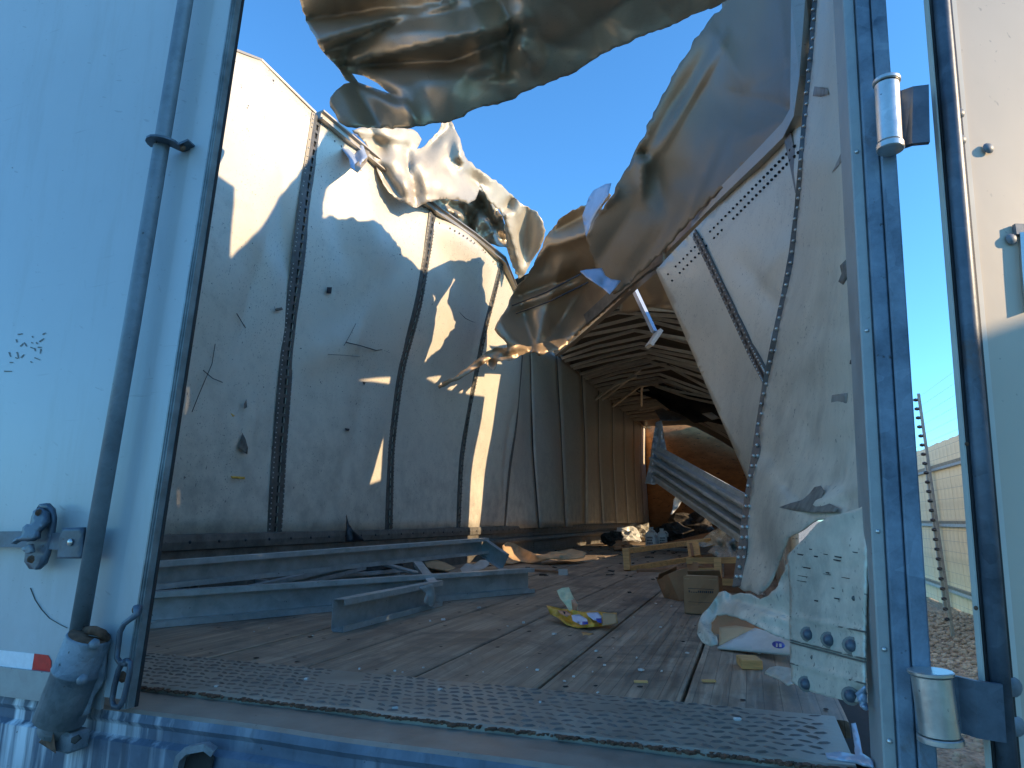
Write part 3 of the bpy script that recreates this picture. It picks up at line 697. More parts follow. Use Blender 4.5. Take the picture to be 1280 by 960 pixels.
# left sunlit skins
LSo = [(440, 163), (452, 159), (465, 158), (500, 159), (513, 161), (522, 166), (527, 174), (524, 181), (521, 186), (530, 183), (541, 172), (549, 162), (552, 153), (564, 151), (570, 164), (576, 178), (581, 195), (585, 201), (600, 212), (612, 221), (627, 231), (640, 243), (647, 250), (655, 257), (664, 262), (672, 265), (679, 277), (682, 288), (677, 305), (670, 318), (662, 332), (655, 344), (648, 349), (640, 330), (634, 312), (632, 292), (629, 272), (624, 262), (612, 252), (605, 240), (599, 230), (598, 240), (594, 250), (585, 255), (572, 250), (550, 249), (535, 252), (520, 260), (508, 255), (492, 247), (485, 240), (475, 222), (468, 205), (462, 186), (452, 174)]
sheet('roof_sheet', LSo, [(440, 163, 3.05), (470, 200, 3.2), (490, 246, 3.35), (520, 260, 3.5), (500, 160, 3.35), (527, 175, 3.55), (560, 152, 3.75), (585, 255, 4.0), (600, 215, 4.15), (640, 245, 4.6), (680, 285, 4.95), (652, 347, 5.15), (634, 312, 4.9), (604, 240, 4.25), (540, 205, 3.6)], SKIN, TR,
      [(507, 190, 520, 255, .07, 14, 3), (520, 186, 512, 235, -.05, 20), (462, 160, 480, 190, .06, 18), (530, 190, 560, 160, .09, 24, 3), (572, 175, 578, 215, -.10, 16), (578, 215, 600, 232, .10, 14, 3), (640, 250, 628, 270, .12, 14), (628, 265, 650, 335, -.10, 12, 3), (660, 265, 655, 330, .09, 16), (475, 210, 500, 245, .06, 14), (440, 163, 500, 175, -.05, 16, 3)],
      [(574, 205, .09, 10), (632, 268, -.12, 10)], (.035, 45), step=4, thick=.0015, jag=1.2, label='sunlit cream roof skin peeled over the left top rail', seed=3)
sheet('roof_sheet', [(531, 252), (550, 247), (585, 253), (594, 248), (597, 228), (604, 234), (618, 254), (628, 270), (634, 292), (634, 310), (622, 308), (606, 303), (590, 292), (575, 280), (556, 268), (542, 260)],
      [(531, 252, 3.95), (597, 228, 4.35), (634, 292, 4.95), (606, 303, 4.75), (570, 260, 4.3)], SKIN_D, TR,
      [(590, 292, 600, 236, .16, 14, 3), (560, 262, 600, 285, -.13, 10), (600, 250, 628, 300, .12, 10), (575, 255, 592, 288, .12, 9, 3), (602, 300, 630, 280, -.12, 10)], [], (.10, 16), step=4, thick=.002, jag=.8, label='dark crumpled underside of the skin behind the left rail', seed=4)
sheet('roof_sheet', [(422, 173), (431, 176), (437, 168), (445, 166), (454, 182), (459, 196), (452, 203), (447, 216), (438, 209), (436, 198), (427, 186)], [(422, 173, 3.0), (454, 182, 3.1), (446, 214, 2.85)], SKYP, TR, [(437, 168, 447, 214, .07, 10, 3)], nz=(.03, 14), step=4, label='small curled flap under the left rail')
sheet('roof_sheet', [(438, 210), (447, 216), (458, 203), (462, 190), (456, 186), (450, 200)], [(438, 210, 2.86), (462, 190, 3.12), (447, 216, 2.86)], SKIN_D, TR, step=4)

# ---- right top rail
pr2 = [(-.03, -.03), (.03, -.03), (.03, -.018), (.0, -.012), (.0, .012), (.03, .02), (.03, .03), (-.03, .03)]
pts = [P(*a) for a in ((1008, -140, 2.28), (1004, 0, 2.3), (1003, 100, 2.34), (1000, 140, 2.38), (988, 162, 2.5), (960, 190, 2.75), (930, 219, 3.05), (900, 248, 3.35), (870, 279, 3.7), (845, 303, 3.95), (822, 329, 4.15))]
MB().sweep(pts, pr2).build('top_rail', RAIL, TR, 'bent right top rail under the hanging skin')
pts = [P(*a) for a in ((826, 330, 4.2), (812, 338, 4.35), (790, 358, 4.7), (765, 382, 5.0), (740, 404, 5.3), (715, 426, 5.6), (696, 441, 5.85))]
MB().sweep(pts, rect(.05, .07)).build('top_rail', RAIL, TR, 'twisted broken length of rail running down to the left')
pts = [P(*a) for a in ((830, 318, 4.0), (812, 330, 4.2), (780, 356, 4.5), (750, 384, 4.8), (716, 414, 5.2))]
MB().sweep(pts, rect(.02, .10)).build('top_rail', KICK, TR)
A, B = P(793, 362, 5.0), P(818, 415, 4.9)
MB().sweep([A, B], rect(.045, .03)).build('roof_bow', SKYP, TR, 'short pale blue bar hanging loose below the roof')
MB().sweep([P(824, 414, 4.9), P(811, 433, 4.85)], rect(.10, .03)).build('bow_bracket', BOWM, TR)
sheet('roof_sheet', [(778, 366), (800, 352), (822, 336), (828, 340), (852, 372), (856, 392), (840, 388), (812, 384), (786, 392), (774, 390)], [(778, 366, 5.6), (828, 340, 5.3), (856, 392, 6.0), (780, 392, 6.1)], SKIN_D, TR, [(790, 390, 850, 375, .08, 12)], nz=(.06, 30), step=5, label='olive roof skin between rail and bows', seed=6)

# ---- right side panels
P2 = [(820, 338), (836, 320), (870, 285), (905, 250), (935, 221), (965, 192), (990, 164), (1001, 158), (1008, 200), (1004, 260), (992, 340), (976, 420), (964, 500), (952, 560), (945, 610), (960, 680), (950, 700), (944, 640), (936, 603), (915, 555), (885, 487), (850, 405)]
P2D = [(820, 338, 4.0), (870, 285, 3.62), (935, 221, 3.0), (1001, 158, 2.37), (1004, 260, 2.33), (992, 340, 2.33), (964, 500, 2.32), (952, 560, 2.30), (936, 603, 2.7), (885, 487, 3.5), (850, 405, 3.8), (920, 400, 3.05), (960, 680, 2.28), (950, 700, 2.5)]
sheet('wall_panel', P2, P2D, WALLR, TR,
      [(930, 330, 985, 400, .05, 30), (905, 330, 960, 480, -.025, 50), (880, 400, 915, 480, .03, 60), (955, 350, 985, 300, -.05, 30)], [], (.03, 110), step=7, label='shaded right wall panel leaning inward behind the riveted edge', seed=12)
# post on that panel
fp2 = rbf(P2D); P2C = [(930, 330, 985, 400, .05, 30), (905, 330, 960, 480, -.025, 50), (880, 400, 915, 480, .03, 60), (955, 350, 985, 300, -.05, 30)]
pp = [(868, 292), (884, 322), (902, 360), (920, 398), (938, 436), (952, 462), (960, 478)]
pts = [P(x, y, fp2(x, y) + crumple(x, y, P2C, [], (.03, 110), 12)) for x, y in pp]; pts = [p + (EYE - p).normalized() * .02 for p in pts]
po = MB().sweep(pts, rect(.055, .010), (-.9, -.4, 0)).build('wall_post', STRIPM, TR)
def dense(pts, n):
    r_ = []
    for i in range(len(pts) - 1):
        for k in range(n): r_.append(pts[i].lerp(pts[i + 1], k / n))
    return r_ + [pts[-1]]
dp = dense(pts, 7); mb = MB(); rv = MB(); nrm = Vector((-.9, -.4, 0)).normalized()
for i in range(0, len(dp) - 1):
    t = (dp[i + 1] - dp[i]).normalized(); sdv = t.cross(nrm).normalized(); q = dp[i] + nrm * .0062
    if i % 2 == 0: mb.add([q - sdv * .005, q + sdv * .005, q + sdv * .005 + t * .055, q - sdv * .005 + t * .055], [(0, 1, 2, 3)])
    for sg in (-1, 1): rv.dome(q + sdv * .019 * sg + t * .02, nrm, .005, .004, 6)
mb.build('slot', DARK, po, solid=.001); rv.build('rivets', BARE, po, kind='stuff')
pts = [P(985, 170, 2.52), P(992, 200, 2.47), (P(999, 235, 2.42))]; pts = [p + (EYE - p).normalized() * .03 for p in pts]
MB().sweep(pts, rect(.05, .008), (-.9, -.4, 0)).build('wall_post', KICK, TR)
rv = MB(); rr = random.Random(2)
fdep = rbf(P2D)
for i in range(34):
    t = i / 33; x = 832 + (990 - 832) * t; y = 338 - (338 - 178) * t
    for o_ in (6, 16):
        if rr.random() < .15: continue
        xx, yy = x + o_ * .5, y + o_ * .8; p = P(xx, yy, fdep(xx, yy) - .03); rv.dome(p, EYE - p, .007, .004, 6)
rv.build('rivets', DARK, TR, kind='stuff')
# panel nearest the camera
E1 = [(1027, -230), (1021, 0), (1017, 60), (1010, 130), (1004, 200), (999, 260), (992, 315), (982, 370), (970, 425), (959, 480), (951, 530), (945, 570), (937, 620), (929, 685), (922, 733)]
P1 = E1 + [(930, 739), (938, 738), (948, 744), (956, 738), (966, 724), (973, 707), (980, 688), (986, 672), (1000, 665), (1022, 650), (1040, 648), (1090, 640), (1088, 500), (1080, 380), (1071, 180), (1062, 0), (1053, -230)]
D1 = [(1027, -230, 2.28), (1021, 0, 2.28), (1010, 130, 2.30), (999, 260, 2.30), (970, 425, 2.28), (945, 570, 2.24), (937, 620, 2.20), (922, 733, 2.05), (973, 707, 1.75), (986, 672, 1.62), (1040, 648, 1.28), (1088, 640, 1.07), (1088, 500, 1.07), (1080, 380, 1.07), (1071, 180, 1.07), (1062, 0, 1.07), (1053, -230, 1.07), (1040, 200, 1.55), (1020, 430, 1.75), (1010, 570, 1.75)]
NEAR = sheet('wall_panel', P1, D1, WALLR, TR, [(975, 600, 1010, 640, .05, 22, 3), (1000, 640, 1075, 610, -.06, 24, 3), (1005, 625, 1050, 600, .06, 18), (955, 600, 985, 560, -.05, 30), (1000, 440, 1030, 380, .05, 24), (1060, 560, 1078, 640, -.03, 22), (1028, 60, 1038, 240, .02, 16), (945, 640, 960, 720, .04, 24), (1040, 300, 1052, 350, -.02, 12)], [(965, 570, .06, 34), (1012, 622, -.06, 26), (1048, 512, .01, 14)], (.035, 70), step=6, label='nearest right wall sheet, pale and scuffed, buckled inward with a riveted edge', jag=.8, seed=14)
f1 = rbf(D1); rv = MB(); rr = random.Random(4)
es = MB(); pe = [P(x, y, f1(x, y) - .012) for x, y in E1]
es.sweep(pe, rect(.034, .006), (-.6, -.8, 0)); EDGE = es.build('edge_flange', STRIPM, TR)
for i in range(len(E1) - 1):
    (xa, ya), (xb, yb) = E1[i], E1[i + 1]; n = max(2, int(math.hypot(xb - xa, yb - ya) / 12))
    for k in range(n):
        t = k / n; x, y = xa + (xb - xa) * t, ya + (yb - ya) * t
        for o_ in ((-1.6,) if rr.random() < .55 else (-3.5, 2.5)):
            p = P(x + o_ + rr.uniform(-.8, .8), y, f1(x, y) - .022); rv.dome(p, EYE - p, .0065, .005, 7)
rv.build('rivets', BARE, EDGE, kind='stuff')
cl = []
for x, y in E1: p = P(x, y, f1(x, y)); cl += [p + Vector((.004, .004, 0)), p + Vector((.045, .20, 0))]
MB().add(cl, [(2 * i, 2 * i + 1, 2 * i + 3, 2 * i + 2) for i in range(len(E1) - 1)], True).build('sun_leak_strip', WALLR, NEAR, solid=.003)  # unseen strip added behind the edge to block leaking sun
# scuffed patches with a shape of their own on the near panel
def patch(outline, mat, parent, D, offm=.004, step=5, name='scuff_patch', kind=None):
    f = rbf(D) if len(D) > 2 else (lambda x, y: D[0][2])
    return sheet(name, outline, [(x, y, f(x, y) - offm) for x, y in outline], mat, parent, step=step, thick=.0006, kind=kind)
patch([(1040, 494), (1059, 491), (1059, 502), (1054, 518), (1053, 532), (1036, 531), (1038, 512)], TANC, NEAR, D1, .02)
patch([(974, 634), (988, 629), (1003, 625), (1012, 617), (1018, 609), (1026, 607), (1030, 613), (1027, 623), (1036, 629), (1047, 634), (1044, 640), (1028, 641), (1010, 640), (990, 638)], BROWNP, NEAR, D1, .055)
patch([(1050, 332), (1058, 324), (1062, 328), (1061, 344), (1054, 356), (1048, 352), (1052, 342)], BROWNP, NEAR, D1, .03)
patch([(1018, 108), (1034, 110), (1036, 118), (1026, 121), (1016, 120)], TANC, NEAR, D1, .03)
patch([(1064, 445), (1072, 443), (1068, 449), (1067, 456), (1062, 455)], INK, NEAR, D1, .01, 3)
patch([(1052, 190), (1056, 187), (1060, 190), (1048, 208), (1040, 216)], TANC, NEAR, D1, .03, 3)
# bolted lower plate
LPo = [(985, 694), (1002, 677), (1022, 655), (1038, 646), (1060, 640), (1083, 632), (1084, 700), (1082, 760), (1081, 830), (1082, 862), (1072, 868), (1075, 878), (1062, 877), (1040, 872), (1018, 866), (1000, 858), (990, 853), (988, 800), (988, 740)]
LD = [(985, 694, 1.34), (1083, 632, 1.06), (1082, 862, 1.045), (990, 853, 1.30), (988, 760, 1.33), (1082, 750, 1.05), (1038, 646, 1.16)]
LPT = sheet('wall_panel', LPo, LD, WALLR, TR, [(988, 771, 1082, 790, -.012, 5, 3), (988, 799, 1082, 823, -.012, 5, 3), (988, 802, 1082, 827, .010, 4, 3), (988, 829, 1082, 855, -.012, 5, 3), (1060, 870, 1080, 862, .03, 12)], [], (.008, 40), step=4, jag=.5, label='torn pale blue white lower plate with five round bolts', seed=15)
lf = rbf(LD); rv = MB()
for x, y in ((1010, 793), (1036, 800), (1064, 807), (1007, 855), (1063, 870)):
    p = P(x, y, lf(x, y) - .012); rv = MB(); rv.dome(p, EYE - p + Vector((-.3, 0, 0)), .0125, .002, 14); rv.build('washer', KICK, LPT); rv = MB(); rv.dome(p + (EYE - p).normalized() * .002, EYE - p + Vector((-.3, 0, 0)), .0088, .008, 14); rv.build('bolt', GALV, LPT)
for x, y in ((1068, 748), (1016, 822)):
    p = P(x, y, lf(x, y) - .004); MB().dome(p, EYE - p, .004, .003, 8).build('rivet', STRIPM, LPT)
for ya, yb in ((771, 790), (800, 824), (803, 828), (829, 855)):
    MB().sweep([P(988 + 94 * t / 6, ya + (yb - ya) * t / 6, lf(988 + 94 * t / 6, ya + (yb - ya) * t / 6) - .008) for t in range(7)], rect(.0022, .0022)).build('ridge_line', KICK, LPT)  # thin dark strips laid along the ridges
mk = MB(); rr = random.Random(9)
for k in range(16):
    x = rr.uniform(995, 1075); y = rr.uniform(685, 765); L = rr.uniform(3, 14); h = rr.uniform(.6, 1.8)
    mk.add([P(a, b, lf(a, b) - .008) for a, b in ((x, y), (x + L, y + L * .15), (x + L * .9, y + h + L * .15), (x + L * .1, y + h))], [(0, 1, 2, 3)])
mk.build('scratch', INK, LPT, kind='stuff', solid=.0003)
sheet('wall_panel', [(1070, 868), (1082, 858), (1084, 888), (1076, 884)], [(0, 0, 1.05)], SKYP, TR, nz=(.02, 8), step=4)
# curled lower flap
CFo = [(986, 700), (980, 716), (973, 733), (962, 744), (950, 749), (938, 742), (925, 741), (916, 744), (907, 739), (899, 741), (888, 757), (878, 768), (874, 778), (872, 793), (878, 803), (888, 808), (897, 806), (896, 797), (889, 789), (889, 778), (896, 769), (908, 768), (922, 772), (936, 778), (950, 785), (966, 793), (992, 803), (992, 760), (992, 700)]
CD = [(986, 700, 1.36), (992, 803, 1.33), (950, 749, 1.5), (950, 785, 1.42), (916, 744, 1.66), (922, 772, 1.55), (888, 757, 1.70), (874, 785, 1.62), (890, 806, 1.5), (897, 800, 1.52)]
sheet('wall_panel', CFo, CD, WALLR, TR, [(900, 742, 893, 770, .04, 14), (915, 748, 985, 770, .03, 14, 3), (876, 780, 893, 803, -.04, 8)], [], (.02, 22), step=4, jag=.8, label='curled torn tongue of side sheet lying over the white carton', seed=16)

# ---- rear frame post, flange, hinges
def fpost(name, x0, x1, y0, y1, mat, z0=-.02, z1=2.75, bev=.002, parent=None, label=None):
    mb = MB(); n = 14; vs = []
    pr_ = [(x0 + bev, y0), (x1 - bev, y0), (x1, y0 + bev), (x1, y1), (x0, y1), (x0, y0 + bev)]
    for i in range(n + 1):
        z = z0 + (z1 - z0) * i / n
        for x, y in pr_: vs.append(L3(x, y + .002 * mn.noise(Vector((z * 3, x * 9, 0))), z))
    m_ = len(pr_); fs = [(i * m_ + j, i * m_ + (j + 1) % m_, (i + 1) * m_ + (j + 1) % m_, (i + 1) * m_ + j) for i in range(n) for j in range(m_)]
    fs += [tuple(range(m_))[::-1], tuple(range(n * m_, (n + 1) * m_))]
    mb.add(vs, fs); return mb.build(name, mat, parent or TR, label)
fpost('post_flange', .134, .150, 1.0, 1.10, FLANGE, -.05)
RP = fpost('rear_post', .1505, .170, .992, 1.10, POST, -.05, label='mottled blue galvanised right rear post')
fpost('rear_post', .171, .191, .987, 1.10, POST, -.05)
rv = MB()
for z in (.08, .19, .34, .62, .9): rv.dome(L3(.142, 1.0, z), (0, -1, 0), .0035, .003, 8)
rv.build('rivets', BARE, RP, kind='stuff')
mb = MB().box((-1.07, 1.04, 2.80), (2.55, .10, .12), bev=.004); mb.build('header', POST, TR)
fpost('rear_post', -2.36, -2.30, 1.0, 1.10, POST, -.05, label='left rear post behind the closed door')
def hinge(pa, pb, r, sx0, sx1, sy, h):
    a, b = P(*pa), P(*pb); mb = MB(); ax = (b - a); n_ = ax.normalized()
    def cyl(t0, t1, k):
        n = 22; e1 = n_.orthogonal().normalized(); e2 = n_.cross(e1); q = []
        for t, kk in ((t0, k * .94), (t0 + .012, k), (t1 - .012, k), (t1, k * .94)):
            q += [a + ax * t + (e1 * math.cos(2 * math.pi * j / n) + e2 * math.sin(2 * math.pi * j / n)) * r * kk for j in range(n)]
        mb.add(q, [(i * n + j, i * n + (j + 1) % n, (i + 1) * n + (j + 1) % n, (i + 1) * n + j) for i in (0, 2) for j in range(n)])
        mb.add(q, [(n + j, n + (j + 1) % n, 2 * n + (j + 1) % n, 2 * n + j) for j in range(n)], True)
        mb.add(q, [tuple(range(n))[::-1], tuple(range(3 * n, 4 * n))])
    cyl(0, .06, 1.12); cyl(.07, .90, .98); cyl(.91, 1.0, 1.10)
    h_ = mb.build('hinge', BARE, RP)
    c = (a + b) / 2
    st = MB().sweep([c + Vector((r * .3, .012, 0)), c + Vector((r * 1.3, .02, 0)), c + Vector((r * 2.0, .012, -.002)), c + Vector((r * 3.2, .012, -.004))], rect(ax.length * .8, .008), (0, -1, 0))
    st.build('hinge', GALV, RP, 'strap of the hinge'); return h_
hinge((1108, 100, .965), (1113, 188, .965), .0165, 0, 0, 0, 0)
hinge((1163, 838, .965), (1176, 928, .965), .0225, 0, 0, 0, 0)

# ---- right door, swung open past the side
DO = L3(.245, 1.0, 0); ang = R(24)       # direction of the door leaf, measured from +x to +y
ux = Vector((math.cos(ang), math.sin(ang), 0)); un = Vector((math.sin(ang), -math.cos(ang), 0)); un3 = ux.cross(Vector((LEAN, 0, 1))).normalized()
def D3(s_, z, o_=0): return Vector((.250 + LEAN * z, 1.0, z)) + ux * s_ + un * o_
def dbox(name, s0, s1, z0, z1, o0, o1, mat, parent, label=None, nz_=10):
    vs = []
    for i in range(nz_ + 1):
        z = z0 + (z1 - z0) * i / nz_
        for s_, o_ in ((s0, o0), (s1, o0), (s1, o1), (s0, o1)): vs.append(D3(s_, z, o_))
    fs = [(i * 4 + j, i * 4 + (j + 1) % 4, i * 4 + 4 + (j + 1) % 4, i * 4 + 4 + j) for i in range(nz_) for j in range(4)] + [(3, 2, 1, 0), tuple(nz_ * 4 + k for k in range(4))]
    return MB().add(vs, fs).build(name, mat, parent, label)
def mk_cream():
    m = Mat('cream_door_liner'); f = m.noise(2, 5, .6)
    base = m.cramp(f, [(.3, (.50, .43, .34)), (.7, (.58, .50, .40))])
    base = m.mix(m.math('MULTIPLY', scratches(m, 3, .71), .5), base, (.2, .18, .16))
    base = m.mix(m.math('MULTIPLY', m.ramp(m.noise(14, 6, .7, 0, m.vec((1, 1, .1))), .58, .8), .3), base, (.28, .24, .19))
    m.bump(m.noise(5, 4), .15, .006); return m.out(base, .45)
WR = mk_cream()
RD = dbox('rear_door', .0425, 1.20, .02, 2.72, -.035, .0, WR, TR, 'open right rear door showing its cream riveted inner face')
dbox('door_seal', .0, .034, .01, 2.73, -.010, .004, BLACKR, RD)
sl_ = MB().sweep([D3(.012, z, .010) for z in (.01, .5, 1, 1.5, 2.0, 2.73)], circ(.011, 10), (0, 1, 0), smooth=True); sl_.build('door_seal', GALV, RD)
dbox('edge_trim', .0345, .042, .01, 2.73, -.035, .003, CREAM, RD)
dbox('edge_trim', -.0035, -.001, .01, 2.73, -.006, .002, CREAM, RD)
for (x, y) in ((1197, 143), (1199, 176), (1233, 187), (1264, 858), (1268, 907), (1262, 300)):
    r_ = ray(x, y); q = D3(0, EYE.z); t = (q - EYE).dot(un3) / r_.dot(un3); p = EYE + r_ * t + un * .0035
    MB().dome(p, un, .0085 if y < 400 else .012, .004, 12).build('rivet', CASTM, RD)
for y in (106, 150, 334, 555, 760):
    r_ = ray(1178 + y * .055, y); t = (D3(0, EYE.z, .003) - EYE).dot(un3) / r_.dot(un3); MB().dome(EYE + r_ * t, un, .003, .002, 8).build('rivet', RUST, RD)
def dp_(x, y, o_=0):
    r_ = ray(x, y); t = (D3(0, EYE.z, o_) - EYE).dot(un3) / r_.dot(un3); return EYE + r_ * t
MB().sweep([dp_(1276, 292, .004), dp_(1279, 340, .004), dp_(1283, 388, .004)], rect(.005, .010), (0, 1, 0)).build('door_handle', BARE, RD)
MB().sweep([dp_(1268, 287, .004), dp_(1300, 288, .006)], rect(.016, .006), (.4, -.9, 0)).build('door_handle', CASTM, RD)

# ---- left door, closed
LDm = MB(); x1 = -1.144
def door_pts(xa, xb, ya, yb, z0, z1, n=12):
    vs = []
    for i in range(n + 1):
        z = z0 + (z1 - z0) * i / n
        for x, y in ((xa, ya), (xb, ya), (xb, yb), (xa, yb)): vs.append(L3(x, y, z))
    return vs, [(i * 4 + j, i * 4 + (j + 1) % 4, i * 4 + 4 + (j + 1) % 4, i * 4 + 4 + j) for i in range(n) for j in range(4)] + [(3, 2, 1, 0), tuple(n * 4 + k for k in range(4))]
vs, fs = door_pts(-2.36, x1, .985, .998, .022, 2.72)
LDoor = LDm.add(vs, fs).build('rear_door', WHITE, TR, 'closed left rear door, plain white with lock rod and reflector tape')
for (xa, xb, ya, yb, mt) in ((x1 + .0005, x1 + .004, .979, .984, SEAL), (x1 + .0045, x1 + .007, .981, .991, SEAL), (x1 + .0075, x1 + .011, .984, 1.001, SEAL), (x1 + .0115, x1 + .0130, .999, 1.006, BLACKR)):
    vs, fs = door_pts(xa, xb, ya, yb, .005, 2.72); MB().add(vs, fs).build('door_seal', mt, LDoor)
vs, fs = door_pts(-2.36, x1 - .05, .978, .984, .0, .055); MB().add(vs, fs).build('bottom_trim', FLANGE, LDoor)
# raised edge stile of the door
vs, fs = door_pts(x1 - .055, x1 - .0005, .981, .9845, .022, 2.72); MB().add(vs, fs).build('edge_stile', WHITE, LDoor)
def T(x, y, d=.95): return P(x, y, d)
# lock rod
MB().tube([T(98, 792), T(166, 400), T(232, 0), P(263, -190, .95)], .0165, 20, (0, 1, 0)).build('lock_rod', ROD, LDoor)
# clamp
mb = MB(); c = T(206, 181, .95); a = (T(210, 165) - T(202, 197)).normalized()
ring = [(c + a * 0 + Vector((math.cos(t), math.sin(t), 0)) * .0205) for t in [math.pi * (1.0 + k / 8) for k in range(9)]]
ring += [c + Vector((.027, .018, -.002)), c + Vector((.056, .024, .004))]
mb.sweep(ring, rect(.036, .005), a, closed=True); cl_ = mb.build('rod_clamp', GALV, LDoor)
p = T(229, 186, .965); MB().dome(p, (0, -1, 0), .008, .007, 6).build('clamp_bolt', RUST, LDoor)
p = T(196, 178, .93); MB().dome(p, (-.4, -1, 0), .003, .002, 6).build('clamp_bolt', DARK, LDoor)
# keeper
mb = MB(); A, B = T(112, 795, .945), T(74, 900, .945); ax = B - A
mb.tube([A + ax * .0, A + ax * .02, A + ax * .40, A + ax * .41, A + ax * .43, A + ax * .44, A + ax * 1.0], .041, 22, (0, 1, 0), [.92, .96, 1.0, 1.05, 1.05, 1.02, 1.06])
mb.build('rod_keeper', CASTM, LDoor)
MB().tube([A - ax * .012, A + ax * .01], .036, 20, (0, 1, 0)).build('rod_keeper', RUST, LDoor)
fl = [(112, 792), (124, 790), (133, 796), (134, 812), (131, 850), (124, 862), (118, 870), (112, 892), (98, 898), (92, 880), (104, 820)]
sheet('keeper_flange', fl, [(112, 792, .945), (134, 812, .965), (118, 870, .965), (95, 895, .95)], CASTM, LDoor, thick=.008, step=6)
mb = MB().tube([T(108, 788, .95), T(118, 788, .94), T(128, 792, .95), T(133, 800, .96)], .0085, 10, (0, 1, 0)); mb.build('keeper_lug', RUST, LDoor)
for x, y in ((119, 805), (104, 850)): mb = MB().dome(T(x, y, .915 if y > 830 else .93), (.2, -1, 0), .011, .012, 6); mb.build('keeper_bolt', CASTM, LDoor)
MB().box(T(86, 923, .965), (.062, .045, .036), Matrix.Rotation(R(4), 3, 'Y'), .006).build('keeper_foot', CASTM, TR)
MB().add([T(48, 928, .95), T(66, 912, .93), T(70, 940, .93), T(66, 908, .975), T(70, 942, .975)], [(0, 2, 1), (0, 1, 3), (0, 4, 2), (0, 3, 4), (1, 2, 4, 3)]).build('keeper_foot', RUST, TR)
MB().tube([T(76, 893, .95), T(70, 913, .955)], .031, 16, (0, 1, 0)).build('keeper_foot', CASTM, TR)
sheet('keeper_hole', [(90, 922), (98, 918), (102, 923), (94, 930), (89, 928)], [(0, 0, .925)], DARK, TR, thick=.002, step=4)
# locking handle, bracket, hasp
mb = MB().sweep([T(-60, 674, .955), T(20, 674, .955), T(80, 677, .955)], rect(.008, .033), (0, 0, 1)); mb.build('lock_handle', GALV, LDoor)
sheet('handle_bracket', [(80, 660), (106, 659), (104, 698), (73, 698), (76, 672)], [(0, 0, .944)], GALV, LDoor, thick=.007, step=6)
p = T(87, 678, .938); MB().dome(p, (0, -1, 0), .0075, .003, 14).build('handle_pin', BARE, LDoor)
sheet('hasp_plate', [(52, 630), (60, 629), (67, 636), (69, 648), (67, 665), (62, 690), (57, 704), (48, 712), (39, 711), (33, 702), (34, 690), (38, 665), (42, 645)], [(0, 0, .955)], GALV, LDoor, thick=.009, step=5)
sheet('hasp_latch', [(44, 640), (52, 634), (60, 640), (60, 652), (54, 660), (49, 664), (48, 672), (40, 676), (24, 676), (17, 680), (22, 673), (30, 670), (31, 660), (36, 656), (41, 656)], [(44, 640, .943), (60, 640, .943), (31, 662, .932), (20, 678, .928)], GALV, LDoor, thick=.010, step=4)
for x, y in ((50, 641), (40, 699)): MB().dome(T(x, y, .94), (0, -1, 0), .0085, .010, 6).build('hasp_bolt', RUST, LDoor)
sheet('hasp_latch', [(34, 682), (40, 680), (42, 690), (36, 692), (28, 686)], [(0, 0, .935)], CASTM, LDoor, thick=.008, step=4)
# retaining hook and loop
hk = [T(172, 758, .965), T(171, 768, .96), T(163, 774, .958), T(155, 780, .957), T(150, 790, .957), T(148, 806, .957), T(146, 822, .957), T(151, 829, .955), T(158, 830, .953), T(161, 824, .953)]
MB().tube(hk, .0052, 10, (0, -1, 0), [1.6, 1.3, 1, 1, 1, 1, 1, 1, 1, .9]).build('door_hook', GALV, LDoor)
lp = [T(157, 826, .953), T(163, 828, .952), T(162, 842, .952), T(158, 860, .952), T(154, 876, .952), T(149, 884, .953), T(142, 883, .955), T(140, 876, .955), T(143, 858, .956), T(148, 838, .955), T(153, 828, .954), T(157, 826, .953)]
MB().tube(lp, .0052, 10, (0, -1, 0)).build('door_hook', GALV, LDoor, 'closed wire loop of the door hook')
MB().dome(T(171, 762, .975), (0, -1, 0), .010, .008, 8).build('hook_eye', RUST, LDoor)
MB().dome(T(153, 846, .97), (0, -1, 0), .011, .006, 8).build('hook_eye', RUST, LDoor)
# reflective tape
def dq(outline, mat, name, parent=LDoor, y=.9838): 
    vs = [EYE + ray(a, b) * (y / ray(a, b).y) for a, b in outline]
    return MB().add(vs, [tuple(range(len(vs)))]).build(name, mat, parent, solid=.0006)
dq([(-120, 800), (43, 817), (38, 850), (-120, 833)], TAPEW, 'reflector_tape')
dq([(43, 817), (60, 819), (64, 826), (64, 838), (62, 854), (38, 850)], RED, 'reflector_tape')
# faded scraps of an old sticker
mk = MB()
for (x, y, dx, dy) in ((22, 418, 6, -1), (20, 424, 1, 4), (30, 428, 3, 5), (25, 433, 4, -4), (11, 440, 2, 6), (21, 440, 2, 8), (19, 447, 3, 1), (26, 447, 4, -4), (38, 434, 5, 2), (43, 435, 1, 4), (47, 434, 5, 0), (51, 436, -1, 6), (45, 428, 2, 2), (49, 427, 6, -4), (53, 418, 4, -2), (43, 447, 7, 3), (5, 464, 10, 0), (38, 452, 2, 1), (12, 453, 4, 0), (39, 428, 2, 1), (40, 420, 1, 2)):
    L = max(1, math.hypot(dx, dy)); nx_, ny_ = -dy / L * .8, dx / L * .8
    mk.add([EYE + ray(a, b) * (.9838 / ray(a, b).y) for a, b in ((x + nx_, y + ny_), (x - nx_, y - ny_), (x + dx - nx_ * .6, y + dy - ny_ * .6), (x + dx + nx_ * .6, y + dy + ny_ * .6))], [(0, 1, 2, 3)])
mk.build('sticker_remains', STRIPM, LDoor, kind='stuff', solid=.0003)
cv = [(38, 735), (44, 750), (52, 762), (62, 773), (74, 780), (84, 785)]
